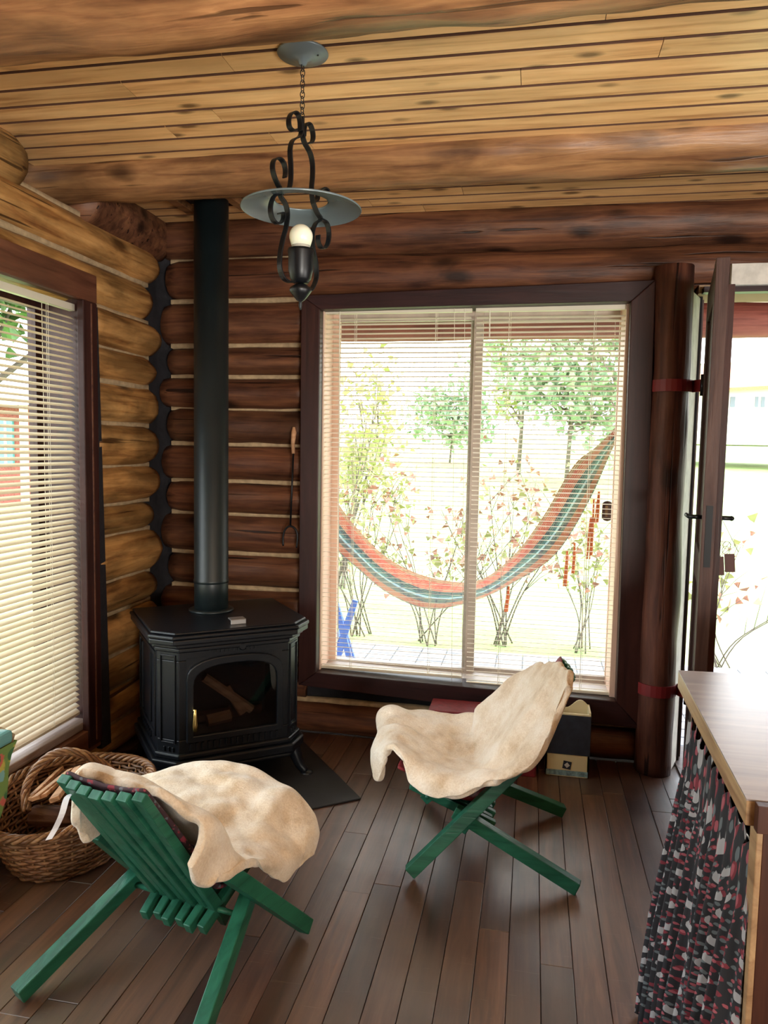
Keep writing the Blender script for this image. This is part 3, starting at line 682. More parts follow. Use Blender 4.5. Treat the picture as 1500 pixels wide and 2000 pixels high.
obj('stile', dq(0, 0.10, 0, 0.045, 0.01, 2.13), 'door', dr, bevel=0.003)
for z0_, z1_ in ((0.01, 0.2), (0.95, 1.08), (2.0, 2.13)): obj('rail', dq(0.10, DL-0.11, 0.002, 0.043, z0_, z1_), 'door', dr)
obj('door_panel', dq(0.10, DL-0.11, 0.012, 0.033, 0.2, 0.95), 'door', dr); obj('door_panel', dq(0.10, DL-0.11, 0.012, 0.033, 1.08, 2.0), 'door', dr)
obj('rebate_strip', dq(DL-0.08, DL-0.02, 0.045, 0.066, 0.01, 2.04), 'casing', dr)
obj('lock_plate', dq(DL-0.001, DL+0.002, 0.012, 0.034, 1.05, 1.27), 'iron', dr)
hz = 1.225; hb = Vector((hx, hy, hz))+dv*(DL-0.05)
h_ = obj('door_handle', MB().tube([hb+nv*0.045, hb+nv*0.095, hb+nv*0.10-dv*0.02], 0.008, 8).tube([hb+nv*0.098, hb+nv*0.104-dv*0.05+Vector((0,0,-0.004)), hb+nv*0.106-dv*0.10+Vector((0,0,-0.012))], [0.009, 0.008, 0.006], 8).tube([hb+nv*0.045, hb+nv*0.052], 0.022, 12), 'iron', dr, smooth=True)
obj('door_handle', MB().tube([hb, hb-nv*0.045], 0.008, 8).tube([hb-nv*0.043, hb-nv*0.05-dv*0.09], 0.008, 8), 'iron', dr, smooth=True)
kp = hb+Vector((0, 0, -0.085))
obj('lock_cylinder', MB().tube([kp+nv*0.045, kp+nv*0.056], 0.012, 12), 'steel', dr)
kt = thing('key_fob', 'pair of dark red leather key tags hanging from the door lock', 'keys', kp+nv*0.075)
obj('key', MB().tube([kp+nv*0.05, kp+nv*0.085], 0.002, 6).tube([kp+nv*0.088+Vector((0.013*cos(a), 0, 0.013*sin(a)-0.012)) for a in [2*pi*i/14 for i in range(14)]], 0.0013, 5, closed=True), 'steel', kt)
obj('key_ring', MB().tube([kp+nv*0.085+Vector((0.012*cos(a), 0, 0.014*sin(a)-0.030)) for a in [2*pi*i/14 for i in range(14)]], 0.0012, 5, closed=True), 'steel', kt)
for q, (dx, dzz, hh) in enumerate(((-0.012, -0.055, 0.068), (0.022, -0.042, 0.066))):
    c0 = kp+nv*(0.075+dx)+Vector((0, -0.004*q, dzz))
    obj('leather_tag', MB().bar(c0, c0+Vector((0.006, 0, -hh)), 0.034, 0.004, nv), 'leather', kt, bevel=0.0015)
for z in (1.745, 0.395):
    s_ = thing('strap_hinge', 'red iron strap hinge on the log post, %s one' % ('upper' if z > 1 else 'lower'), 'hinge', (0.60, 3.56, z))
    pts = [(0.583+0.089*cos(a), 3.555+0.097*sin(a), z) for a in [radians(205+i*14) for i in range(11)]]
    obj('strap', MB().strap(pts+[(0.700, 3.47, z)], 0.052, 0.005, (0, 0, 1)), 'redpaint', s_)
    obj('hinge_pin', MB().tube([(0.697, 3.462, z-0.045), (0.697, 3.462, z+0.045)], 0.010, 10), 'iron', s_, smooth=True)

# ------------------------------------------------------------------ stove
R38 = radians(38)
st = thing('wood_stove', 'black cast iron wood stove with arched glass door in the corner', 'stove', (-1.351, 3.133, 0), R38, local=True)
def body_poly(w, f, b, c): return [(-w, b), (-w, -f+c), (-w+c*0.95, -f), (w-c*0.95, -f), (w, -f+c), (w, b)]
WL_ = lambda o: o
so_ = obj
mb = MB().prism(body_poly(0.305, 0.255, 0.255, 0.075), 0.135, 0.245).prism(body_poly(0.305, 0.255, 0.255, 0.075), 0.575, 0.655)
mb.box((-0.305, -0.04, 0.245), (0.305, 0.255, 0.575))
mb.prism([(-0.305, -0.04), (-0.305, -0.18), (-0.234, -0.255), (-0.195, -0.255), (-0.195, -0.04)], 0.245, 0.575).prism([(0.195, -0.04), (0.195, -0.255), (0.234, -0.255), (0.305, -0.18), (0.305, -0.04)], 0.245, 0.575)
obj('body', mb, 'stove', st, bevel=0.003)
obj('firebox', MB().box((-0.194, -0.052, 0.246), (0.194, -0.041, 0.574)).box((-0.194, -0.24, 0.2455), (0.194, -0.041, 0.256)), 'firebrick', st)
for a_, b_, r_, mt in (((-0.15, -0.11, 0.275), (0.02, -0.12, 0.28), 0.030, 'bark_log'), ((0.02, -0.10, 0.285), (0.16, -0.09, 0.28), 0.028, 'bark_log'), ((-0.10, -0.13, 0.46), (0.10, -0.16, 0.30), 0.020, 'split'), ((0.0, -0.12, 0.40), (0.06, -0.17, 0.29), 0.018, 'split'), ((-0.10, -0.18, 0.285), (0.0, -0.18, 0.295), 0.026, 'split')):
    obj('fire_log', MB().tube([a_, b_], r_, 7), mt, st)
# layered top with an overhanging moulded edge
mb = MB()
for (w, f, z0, z1) in ((0.315, 0.265, 0.610, 0.630), (0.325, 0.276, 0.630, 0.648), (0.342, 0.292, 0.648, 0.672), (0.346, 0.296, 0.672, 0.688), (0.334, 0.284, 0.688, 0.700)):
    mb.prism(body_poly(w, f, 0.27, 0.085), z0, z1)
obj('top_plate', mb, 'stove', st, bevel=0.007, seg=3)
mb = MB()
for (w, f, z0, z1) in ((0.318, 0.268, 0.165, 0.19), (0.332, 0.282, 0.125, 0.165), (0.322, 0.272, 0.105, 0.125)):
    mb.prism(body_poly(w, f, 0.26, 0.085), z0, z1)
obj('base_skirt', mb, 'stove', st, bevel=0.008, seg=3)
for sx in (-1, 1):
    for sy in (-0.20, 0.20):
        x, y = sx*0.275, sy
        pts = catmull([(x, y, 0.13), (x+sx*0.012, y*1.06, 0.09), (x+sx*0.028, y*1.12, 0.045), (x+sx*0.05, y*1.2, 0.014)], 5)
        rs = [0.034-0.017*i/(len(pts)-1) for i in range(len(pts))]
        obj('leg', MB().tube(pts, rs, 10).lathe([(0.0, 0), (0.028, 0), (0.030, 0.008), (0.02, 0.016), (0, 0.018)], (x+sx*0.055, y*1.22, 0), 12), 'stove', st, smooth=True)
# corner pilasters with raised frames, side panels
def frame_on(a, b, z0, z1, inset, w, dpt, nm, mt='stove'):
    """raised frame between plan points a,b (local xy), normal outward"""
    a = Vector((a[0], a[1], 0)); b = Vector((b[0], b[1], 0)); d = (b-a).normalized(); n = Vector((d.y, -d.x, 0)); L = (b-a).length
    mb = MB()
    def q(s0, s1, q0, q1):
        vs = []
        for z in (q0, q1):
            for s, m_ in ((s0, -0.002), (s1, -0.002), (s1, dpt), (s0, dpt)): vs.append(a+d*s+n*m_+Vector((0, 0, z)))
        mb.add(vs, [(0,3,2,1),(4,5,6,7),(0,1,5,4),(1,2,6,5),(2,3,7,6),(3,0,4,7)])
    s0, s1 = inset, L-inset
    q(s0, s0+w, z0, z1); q(s1-w, s1, z0, z1); q(s0+w, s1-w, z1-w, z1); q(s0+w, s1-w, z0, z0+w)
    return mb, q
P0 = body_poly(0.305, 0.255, 0.255, 0.075)
mb, q = frame_on(P0[0], P0[1], 0.24, 0.60, 0.03, 0.016, 0.007, 'side')
for k_ in range(7): q(0.10+k_*0.032, 0.112+k_*0.032, 0.20, 0.228)
q(0.09, 0.10, 0.27, 0.57); q(0.30, 0.31, 0.27, 0.57)
obj('side_panel', mb, 'stove', st, bevel=0.002)
mb, q = frame_on(P0[4], P0[5], 0.24, 0.60, 0.03, 0.016, 0.007, 'side'); obj('side_panel', mb, 'stove', st, bevel=0.002)
for a, b in ((P0[1], P0[2]), (P0[3], P0[4])):
    mb, q = frame_on(a, b, 0.23, 0.60, 0.014, 0.007, 0.006, 'pil'); q(0.03, 0.038, 0.195, 0.215); q(0.052, 0.06, 0.195, 0.215); q(0.072, 0.08, 0.195, 0.215)
    obj('corner_panel', mb, 'stove', st, bevel=0.0015)
# door: arched frame + glass
yf = -0.255
def arch(w, z0, zs, zt, n=14):
    pts = [(-w, z0)]
    for i in range(n+1):
        a = pi-pi*i/n; ca = cos(a); sa = sin(a)
        pts.append((w*(abs(ca)**0.75)*(1 if ca > 0 else -1), zs+(zt-zs)*(sa**0.8 if sa > 0 else 0)))
    pts.append((w, z0)); return pts
def arch_ring(po, pi_, y0, y1):
    mb = MB(); n = len(po); vs = [(x, y0, z) for x, z in po]+[(x, y0, z) for x, z in pi_]+[(x, y1, z) for x, z in po]+[(x, y1, z) for x, z in pi_]
    fs = []
    for i in range(n):
        j = (i+1) % n; fs += [(i, j, n+j, n+i), (2*n+i, 3*n+i, 3*n+j, 2*n+j), (i, 2*n+i, 2*n+j, j), (n+i, n+j, 3*n+j, 3*n+i)]
    mb.add(vs, fs); return mb
sq = arch(0.205, 0.235, 0.50, 0.585); sq = [(x if abs(x) > 0.204 else x, 0.585 if 0 < i < len(sq)-1 and abs(x) < 0.204 else z) for i, (x, z) in enumerate(sq)]
sq[1] = (-0.205, 0.585); sq[-2] = (0.205, 0.585)
obj('door_surround', arch_ring(sq, arch(0.190, 0.250, 0.485, 0.568), yf-0.001, yf+0.010), 'stove', st)
sd = obj('door', arch_ring(arch(0.205, 0.235, 0.50, 0.585), arch(0.178, 0.262, 0.47, 0.553), yf-0.022, yf+0.002), 'stove', st, bevel=0.004)
inner = arch(0.178, 0.262, 0.47, 0.553)
nI = len(inner)
obj('glass', MB().add([(x, yf-0.010, z) for x, z in inner]+[(x, yf-0.007, z) for x, z in inner], [tuple(range(nI)), tuple(range(nI, 2*nI))[::-1]]+[(i, (i+1) % nI, nI+(i+1) % nI, nI+i) for i in range(nI)]), 'stove_glass', sd)
hd = obj('door_handle', MB().lathe([(0, -0.07), (0.010, -0.065), (0.011, -0.04), (0.007, 0.0), (0.004, 0.02), (0, 0.024)], (-0.178, yf-0.045, 0.36), 14).tube([(-0.178, yf-0.02, 0.375), (-0.178, yf-0.047, 0.378)], 0.006, 8), 'brass', sd, smooth=True, label='brass handle')
# firebox: hollow look, logs behind glass
# vents
for k_ in range(11): obj('vent_rib', MB().box((-0.10+k_*0.018, yf-0.007, 0.598), (-0.092+k_*0.018, yf+0.002, 0.628)), 'stove', st, bevel=0.001)
for k_ in range(16): obj('vent_rib', MB().box((-0.19+k_*0.0245, yf-0.008, 0.196), (-0.181+k_*0.0245, yf+0.002, 0.228)), 'stove', st, bevel=0.001)
obj('emblem', MB().lathe([(0.016, 0), (0.016, 0.006), (0.012, 0.009), (0, 0.009)], (0, 0, 0), 16).xf(Matrix.Translation((0.03, yf-0.002, 0.613)) @ Matrix.Rotation(radians(90), 4, 'X')), 'stove', st)
obj('air_lever', MB().box((-0.01, -0.225, 0.700), (0.055, -0.215, 0.722)).box((-0.01, -0.225, 0.716), (0.055, -0.175, 0.722)), 'steel', st, bevel=0.002)
px_, py_ = pipe_xy
fp = thing('flue_pipe', 'tall dark metal flue pipe rising from the stove to the ceiling', 'flue pipe', (px_, py_, 0.70))
obj('pipe_section', MB().lathe([(0.074, 0.0), (0.076, 0.0), (0.076, 0.138), (0.0755, 0.14)], (px_, py_, 0.70), 40), 'pipe', fp, smooth=True)
obj('pipe_section', MB().lathe([(0.079, 0.0), (0.079, 0.012), (0.0765, 0.016), (0.075, 1.72)], (px_, py_, 0.83), 40), 'pipe', fp, smooth=True)
obj('pipe_collar', MB().lathe([(0.10, 0.0), (0.10, 0.008), (0.079, 0.012)], (px_, py_, 0.70), 32), 'pipe', fp, smooth=True)
cf = thing('flue_opening_frame', 'dark ceiling opening with rough angled wood cleats around the flue pipe', 'ceiling trim', (px_, py_, ZC))
obj('dark_plate', MB().box((px_-0.16, py_-0.17, ZC-0.006), (px_+0.17, py_+0.12, ZC-0.001)), 'tar', cf)
for a, b in ((at(330, 382, z=ZC-0.02), at(374, 412, z=ZC-0.02)), (at(436, 376, z=ZC-0.02), at(478, 404, z=ZC-0.02))):
    obj('wood_cleat', MB().bar(a, b, 0.045, 0.03, (1, 1, 0)), 'beam', cf, bevel=0.003)
# hearth plate
hp = thing('hearth_plate', 'dark metal hearth plate on the floor under the stove', 'hearth', (-1.351, 3.133, 0), R38, local=True)
obj('plate', MB().box((-0.40, -0.57, 0.001), (0.443, 0.33, 0.008)), 'hearth', hp, bevel=0.002)
# ------------------------------------------------------------------ fireplace fork on the wall
ff = thing('fire_fork', 'long black two-pronged fire fork with wooden handle hanging beside the window', 'fire fork', at(570, 950, y=3.54))
yy = 3.535
obj('handle', MB().tube([at(574, 834, y=yy), at(574, 845, y=yy), at(572, 866, y=yy), at(573, 886, y=yy)], [0.006, 0.013, 0.010, 0.008], 12), 'split', ff, smooth=True)
obj('shaft', MB().tube([at(573, 884, y=yy), at(567, 1028, y=yy)], 0.005, 8), 'iron', ff, smooth=True)
pr = [at(553, 1066, y=yy), at(553, 1048, y=yy), at(556, 1036, y=yy), at(562, 1029, y=yy), at(568, 1028, y=yy), at(575, 1031, y=yy), at(580, 1040, y=yy), at(581, 1052, y=yy), at(579, 1070, y=yy)]
obj('prongs', MB().tube(catmull(pr, 4), 0.005, 8), 'iron', ff, smooth=True)

# ------------------------------------------------------------------ hanging lamp
LX, LY = -0.672, 2.130
la = thing('hanging_lamp', 'black wrought iron hanging lamp with scrolls, round shade and bare bulb', 'lamp', (LX, LY, ZC))
ax = lambda px, py: at(px, py, y=LY)
obj('canopy', MB().lathe([(0, 0.0), (0.070, 0.0), (0.072, -0.004), (0.070, -0.007), (0.035, -0.016), (0.014, -0.024), (0.010, -0.034), (0, -0.035)], (LX, LY, ZC), 36), 'canopy', la, smooth=True)
obj('screw', MB().lathe([(0, 0), (0.003, 0), (0.003, -0.003), (0, -0.003)], (LX+0.045, LY-0.005, ZC-0.012), 8), 'iron', la)
zc0 = ZC-0.034; zc1 = at(592, 232, y=LY).z; nl = 10
for i in range(nl):
    z = zc0+(zc1-zc0)*(i+0.5)/nl; hl = (zc0-zc1)/nl*0.72; pts = []
    for k in range(16):
        a = 2*pi*k/16; u, v_ = 0.0055*cos(a), hl*sin(a)
        pts.append((LX+(u if i % 2 else u*0.35), LY+(u*0.35 if i % 2 else u), z+v_))
    obj('chain_link', MB().tube(pts, 0.0013, 5, closed=True), 'iron', la, smooth=True)
# frame traced in its own vertical plane through the axis
dl = Vector((0.43, 0.90, 0)).normalized(); nl_ = Vector((dl.y, -dl.x, 0))
def onp(cx, cy):
    px, py = 440+cx/3.5714, 60+cy/3.5714
    d = CF+CR*((px-750)/F_PX)-CU*((py-1000)/F_PX); o = Vector((0, 0, CAM_H)); p0 = Vector((LX, LY, 0))
    t = (p0-o).dot(nl_)/d.dot(nl_); return o+d*t
straps = {
 'upper_strap': [[(535, 600), (533, 680), (520, 735), (470, 765), (452, 830), (457, 940), (457, 1030), (447, 1095), (425, 1125), (395, 1120), (355, 1050), (332, 980), (332, 920), (352, 892), (385, 895), (410, 930), (420, 985), (414, 1025)],
                 [(530, 600), (534, 680), (548, 770), (590, 850), (608, 930), (608, 1020), (602, 1090), (605, 1150), (612, 1200)]],
 'top_scroll': [[(522, 700), (522, 640), (510, 590), (485, 568), (458, 580), (443, 620), (447, 670), (470, 695), (492, 690)],
                [(547, 740), (552, 680), (565, 648), (590, 655), (608, 700), (612, 750), (600, 780), (575, 785)]],
 'lower_strap': [[(425, 1125), (385, 1150), (420, 1210), (434, 1280), (424, 1370), (400, 1460), (382, 1560), (380, 1650), (402, 1720), (440, 1750), (480, 1752)],
                 [(612, 1200), (640, 1270), (665, 1315), (630, 1345), (608, 1410), (612, 1520), (632, 1620), (635, 1720), (610, 1790), (585, 1815), (555, 1790), (530, 1765)]],
 'side_scroll': [[(400, 1130), (345, 1150), (318, 1210), (318, 1280), (340, 1330), (372, 1345), (402, 1320), (405, 1275), (375, 1275)],
                 [(665, 1315), (705, 1340), (722, 1400), (718, 1470), (695, 1515), (665, 1510), (648, 1470), (648, 1425)],
                 [(612, 1200), (640, 1180), (650, 1120), (685, 1098), (715, 1120), (722, 1165)]]}
for nm, lst in straps.items():
    for pl in lst: obj(nm, MB().strap(catmull([onp(*p) for p in pl], 5), 0.017, 0.0045, nl_), 'iron', la, smooth=False, bevel=0.0008)
zs = at(588, 408, y=LY).z
obj('lamp_shade', MB().lathe([(0.170, zs-0.003), (0.172, zs), (0.168, zs+0.003), (0.12, zs+0.012), (0.080, zs+0.020), (0.077, zs+0.023), (0.0745, zs+0.022), (0.079, zs+0.018), (0.119, zs+0.0095), (0.166, zs-0.001), (0.170, zs-0.003)], (LX, LY, 0), 56, caps=False), 'enamel', la, smooth=True)
zb = at(584, 462, y=LY).z; r = 0.0335
prof = [(0, r)]+[(r*sin(a), r*cos(a)) for a in [pi*i/18 for i in range(1, 12)]]+[(0.027, -0.026)]
obj('light_bulb', MB().lathe(prof[::-1], (LX, LY, zb), 28), 'bulb', la, smooth=True)
obj('bulb_collar', MB().lathe([(0, -0.046), (0.0205, -0.046), (0.0225, -0.040), (0.028, -0.022), (0.0, -0.022)], (LX, LY, zb), 28), 'bulb_base', la, smooth=True)
zk = at(584, 489, y=LY).z; k2 = lambda py: at(584, py, y=LY).z
obj('socket', MB().lathe([(0, k2(553)), (0.022, k2(553)), (0.030, k2(545)), (0.033, k2(535)), (0.036, k2(528)), (0.036, k2(500)), (0.038, k2(492)), (0.037, k2(487)), (0.0, k2(489))], (LX, LY, 0), 28), 'iron', la, smooth=True)
obj('finial', MB().lathe([(0, k2(606)), (0.003, k2(603)), (0.005, k2(596)), (0.004, k2(590)), (0.012, k2(586)), (0.024, k2(576)), (0.032, k2(568)), (0.030, k2(562)), (0.016, k2(556)), (0.0, k2(552))], (LX, LY, 0), 28), 'iron', la, smooth=True)

# ------------------------------------------------------------------ folding chairs
def chair(label, loc, rotz, grp, ub, zb):
    """local: +x forward (the way a sitter looks), y lateral, z up"""
    r = thing('folding_chair', label, 'chair', loc, rotz, grp, local=True)
    NB = 7
    for i in range(NB):
        q = (i-(NB-1)/2); bow = 0.022*(abs(q)/3.0)**2
        a = Vector((ub+bow*0.8, q*0.0385, zb-0.010*(3-abs(q))/3)); b = Vector((0.178, q*0.034, 0.095+0.010*(i % 2)))
        obj('back_slat', MB().bar(a, b, 0.0325, 0.024, (0, 1, 0), 0.020, 0.034), 'green', r, bevel=0.003)
    for j in range(6):
        q = (j-2.5); a = Vector((0.075-0.012*(j % 2), q*0.037, 0.122)); b = Vector((0.36, q*0.048, 0.262))
        obj('seat_slat', MB().bar(a, b, 0.024, 0.034, (0, 1, 0)), 'green', r, bevel=0.003)
    for s in (-1, 1):
        obj('rear_leg', MB().bar((-0.2136, s*0.2716, 0.023), (0.20, s*0.174, 0.203), 0.040, 0.043, (0, 1, 0)), 'green', r, bevel=0.003)
        obj('front_leg', MB().bar((0.3428, s*0.2755, 0.023), (-0.015, s*0.188, 0.388), 0.038, 0.043, (0, 1, 0)), 'green', r, bevel=0.003)
    for (u, z, hw) in ((0.125, 0.160, 0.21), (0.30, 0.225, 0.14), (-0.03, 0.40, 0.10)):
        obj('cross_rod', MB().tube([(u, -hw, z), (u, hw, z)], 0.008, 8), 'green', r, smooth=True)
    return r
ch_far = chair('green slatted folding chair beside the window, facing the stove', (-0.0341, 2.7213, 0), radians(182.9), 'green slatted folding chairs', -0.197, 0.678)
ch_near = chair('green slatted folding chair nearest the viewer, seen from behind', (-0.9545, 1.7931, 0), radians(78.8), 'green slatted folding chairs', -0.217, 0.626)
def pad(name, label, loc, rotz, mt, ub, zb):
    r = thing(name, label, 'cushion', loc, rotz, local=True)
    prof = catmull([(ub+0.028, 0, zb+0.004), (ub*0.5+0.085, 0, zb*0.5+0.10), (0.10, 0, 0.245), (0.14, 0, 0.213), (0.20, 0, 0.225), (0.30, 0, 0.265), (0.41, 0, 0.312)], 5)
    P = []
    for i, p in enumerate(prof):
        hw = 0.128; row = []
        for j in range(15):
            u = j/14*2-1; row.append((p.x+0.006*nz((i*.4, j*.5, 1)), u*hw, p.z+0.012*u*u+0.006*nz((i*.5, j*.4, 4))))
        P.append(row)
    o = obj('cushion_pad', MB().grid(P), mt, r, smooth=True)
    m = o.modifiers.new('solid', 'SOLIDIFY'); m.thickness = 0.014; m.offset = 0.0
    m = o.modifiers.new('sub', 'SUBSURF'); m.levels = 1; m.render_levels = 1
    return r
pad('chair_cushion', 'red cushion under the sheepskin of the chair beside the window', (-0.0341, 2.7213, 0), radians(182.9), 'red_box', -0.197, 0.678)
pd = pad('chair_cushion', 'dark red floral cushion under the sheepskin of the nearest chair', (-0.9545, 1.7931, 0), radians(78.8), 'pad_dark', -0.217, 0.626)
rb = [at(150, 1548, y=1.66), at(132, 1556, y=1.62), at(121, 1590, y=1.60), at(108, 1618, y=1.60), at(95, 1640, y=1.59)]
o = obj('ribbon', MB().strap(catmull(rb, 4), 0.016, 0.001, (0.9, 0.3, 0.2)), 'ribbon', None); tag(o, 'white ribbon tie hanging off the back corner of the nearest chair', 'ribbon')

def cspline_grid(G, n1, n2):
    rows = [catmull(r_, n2) for r_ in G]; out = []
    K = len(rows[0]); cols = [catmull([rows[i][j] for i in range(len(rows))], n1) for j in range(K)]
    return [[cols[j][i] for j in range(K)] for i in range(len(cols[0]))]
def skin(name, label, G, cx, cy, yaw, ub, zb, th=0.024):
    P = cspline_grid(G, 6, 7); R_, K_ = len(P), len(P[0]); ca, sa = cos(yaw), sin(yaw)
    du, dz_ = 0.14-ub, 0.152-zb; dl_ = sqrt(du*du+dz_*dz_); nu, nzz = -dz_/dl_, du/dl_
    for row in P:                      # keep the hide clear of the cushion and slats it lies on
        for p in row:
            u = (p.x-cx)*ca+(p.y-cy)*sa; v = -(p.x-cx)*sa+(p.y-cy)*ca; z = p.z
            w = max(0.0, min(1.0, (0.165-abs(v))/0.03))
            if w > 0:
                ds = z-(0.02+0.438*(u+0.2136)); k = max(0.0, 0.072-ds)*w*max(0.0, min(1.0, (0.48-u)/0.05)); z += k if u > 0.05 else 0
                db = (u-ub)*nu+(z-zb)*nzz; k = max(0.0, 0.058-db)*w
                if z > 0.15 and u < 0.2: u += nu*k; z += nzz*k
                p.x = cx+u*ca-v*sa; p.y = cy+u*sa+v*ca; p.z = z
    for i in range(R_):
        for j in range(K_):
            p = P[i][j]; e = min(i/8, j/8, (R_-1-i)/8, (K_-1-j)/8, 1)
            d = 0.020*nz(p, 8, 3)+0.013*nz((p.x*0.6+p.z, p.y*1.4, p.z-p.x), 15, 9)+0.006*nz(p, 34, 5)
            P[i][j] = p+Vector((0.25*d, -0.35*d, d*0.9))
            edge = min(i, j, R_-1-i, K_-1-j)
            if edge == 0: P[i][j] = P[i][j]+Vector((nz(p, 22, 1), nz(p, 22, 2), nz(p, 22, 7)))*0.012
    o = obj(name, MB().grid(P), 'fur', None, smooth=True)
    m = o.modifiers.new('solid', 'SOLIDIFY'); m.thickness = th; m.offset = 0.0
    m = o.modifiers.new('sub', 'SUBSURF'); m.levels = 2; m.render_levels = 2
    tag(o, label, 'sheepskin', 'cream sheepskins on the green chairs'); return o
FAR = [
 [(1045,1305,2.92),(1055,1297,2.88),(1070,1294,2.80),(1085,1294,2.72),(1101,1298,2.62),(1115,1310,2.53),(1118,1332,2.49)],
 [(1000,1334,2.95),(1003,1328,2.92),(1020,1338,2.85),(1045,1348,2.74),(1075,1352,2.62),(1098,1366,2.50),(1082,1415,2.46)],
 [(957,1366,2.98),(962,1364,2.96),(975,1390,2.88),(1000,1415,2.76),(1030,1425,2.62),(1052,1440,2.48),(1050,1488,2.44)],
 [(934,1382,3.02),(934,1392,3.00),(938,1430,2.90),(952,1470,2.78),(977,1490,2.64),(1002,1500,2.48),(990,1520,2.43)],
 [(930,1396,3.04),(925,1412,3.00),(915,1450,2.90),(920,1488,2.78),(932,1506,2.64),(948,1515,2.48),(950,1538,2.44)],
 [(885,1399,3.06),(875,1404,3.03),(860,1432,2.90),(865,1474,2.78),(880,1508,2.64),(898,1532,2.48),(905,1556,2.46)],
 [(815,1388,3.06),(810,1394,3.02),(805,1422,2.90),(815,1458,2.78),(822,1488,2.66),(842,1516,2.52),(855,1552,2.48)],
 [(768,1382,3.06),(762,1386,3.00),(765,1412,2.90),(770,1438,2.78),(776,1468,2.68),(790,1494,2.58),(808,1535,2.52)],
 [(745,1392,3.04),(740,1400,2.98),(744,1425,2.88),(740,1445,2.78),(740,1466,2.70),(752,1476,2.64),(778,1484,2.60)],
 [(742,1420,3.02),(744,1428,2.98),(745,1445,2.88),(728,1470,2.80),(730,1505,2.72),(742,1527,2.68),(758,1498,2.64)]]
skin('sheepskin', 'cream sheepskin draped over the chair beside the window', [[at(a, b, y=c) for a, b, c in r_] for r_ in FAR], -0.0341, 2.7213, radians(182.9), -0.197, 0.678)
NEAR = [
 [(133,1572,1.66),(150,1512,1.67),(212,1520,1.70),(272,1540,1.70),(332,1570,1.69),(392,1618,1.67),(370,1690,1.62)],
 [(142,1612,1.70),(178,1502,1.78),(238,1520,1.79),(302,1545,1.79),(365,1582,1.78),(432,1622,1.75),(388,1726,1.65)],
 [(172,1646,1.76),(212,1545,1.90),(270,1580,1.92),(330,1612,1.92),(390,1645,1.90),(455,1672,1.83),(440,1712,1.72)],
 [(212,1610,1.92),(240,1560,2.03),(300,1583,2.02),(370,1612,2.00),(432,1645,1.97),(488,1682,1.91),(488,1690,1.84)],
 [(240,1548,2.14),(282,1543,2.15),(342,1553,2.13),(420,1582,2.10),(490,1620,2.06),(542,1678,2.00),(512,1700,1.94)],
 [(278,1522,2.24),(332,1514,2.25),(392,1527,2.23),(460,1552,2.20),(530,1595,2.15),(582,1655,2.08),(548,1718,2.01)],
 [(345,1500,2.32),(384,1493,2.33),(440,1500,2.31),(510,1522,2.28),(568,1557,2.23),(606,1612,2.16),(590,1682,2.09)],
 [(378,1500,2.36),(422,1502,2.37),(482,1508,2.35),(538,1530,2.32),(590,1572,2.27),(617,1618,2.20),(606,1668,2.13)],
 [(382,1530,2.36),(425,1530,2.37),(485,1535,2.35),(540,1555,2.32),(590,1600,2.27),(608,1640,2.20),(598,1672,2.14)]]
skin('sheepskin', 'cream sheepskin draped over the nearest chair', [[at(a, b, y=c) for a, b, c in r_] for r_ in NEAR], -0.9545, 1.7931, radians(78.8), -0.217, 0.626)

# ------------------------------------------------------------------ basket with firewood
bc = Vector((-1.575, 2.36, 0)); BRX, BRY, BH = 0.245, 0.325, 0.205
bk = thing('wicker_basket', 'oval brown wicker basket with hoop handle full of firewood', 'basket', bc)
def bpt(a, z, dr=0.0):
    k = 0.70+0.30*min(1, (z/BH))**0.8; return bc+Vector(((BRX*k+dr)*cos(a), (BRY*k+dr)*sin(a), z+0.012*cos(2*a)*(z/BH)))
NSK = 36; mb = MB()
for lv in range(15):
    z = 0.012+lv*0.0128; pts = []
    for i in range(NSK*4):
        a = 2*pi*i/(NSK*4); w = 0.0055*cos(NSK/2*a+pi*(lv % 2))
        pts.append(bpt(a, z+0.0015*nz((a*3, lv, 0)), w))
    mb.tube(pts, 0.0062, 5, closed=True)
obj('weave', mb, 'wicker', bk, smooth=True, kind='stuff')
for i in range(NSK): a = 2*pi*i/NSK; obj('stake', MB().tube([bpt(a, 0.004), bpt(a, 0.1), bpt(a, BH)], 0.0045, 5), 'wicker_light', bk, smooth=True)
for q in range(4):
    pts = []
    for i in range(160):
        a = 2*pi*i/160; ph = a*14+q*pi/2; p = bpt(a, BH+0.006+0.010*sin(ph), 0.004+0.012*cos(ph)); pts.append(p)
    obj('rim_strand', MB().tube(pts, 0.0068, 6, closed=True), 'wicker_light' if q % 2 else 'wicker', bk, smooth=True)
obj('base', MB().lathe([(0, 0.003), (1.0, 0.003), (1.0, 0.012), (0, 0.012)], (0, 0, 0), 30, BRX*0.72, BRY*0.72).xf(Matrix.Translation(bc)), 'wicker', bk)
hA = [at(52, 1585, y=2.26), at(50, 1545, y=2.30), at(66, 1508, y=2.34), at(95, 1478, y=2.37), at(128, 1468, y=2.39), at(165, 1474, y=2.41), at(200, 1492, y=2.44), at(226, 1512, y=2.47), at(240, 1530, y=2.50)]
hc = catmull(hA, 8)
for q in range(5):
    pts = []
    for i, p in enumerate(hc):
        ph = i*0.30+q*2*pi/5; d = (hc[min(i+1, len(hc)-1)]-hc[max(i-1, 0)]).normalized(); a = d.cross(Vector((0, 1, 0))).normalized(); b = d.cross(a)
        pts.append(p+(a*cos(ph)+b*sin(ph))*0.010)
    obj('handle_strand', MB().tube(pts, 0.0062, 6), 'wicker_light' if q % 2 else 'wicker', bk, smooth=True)
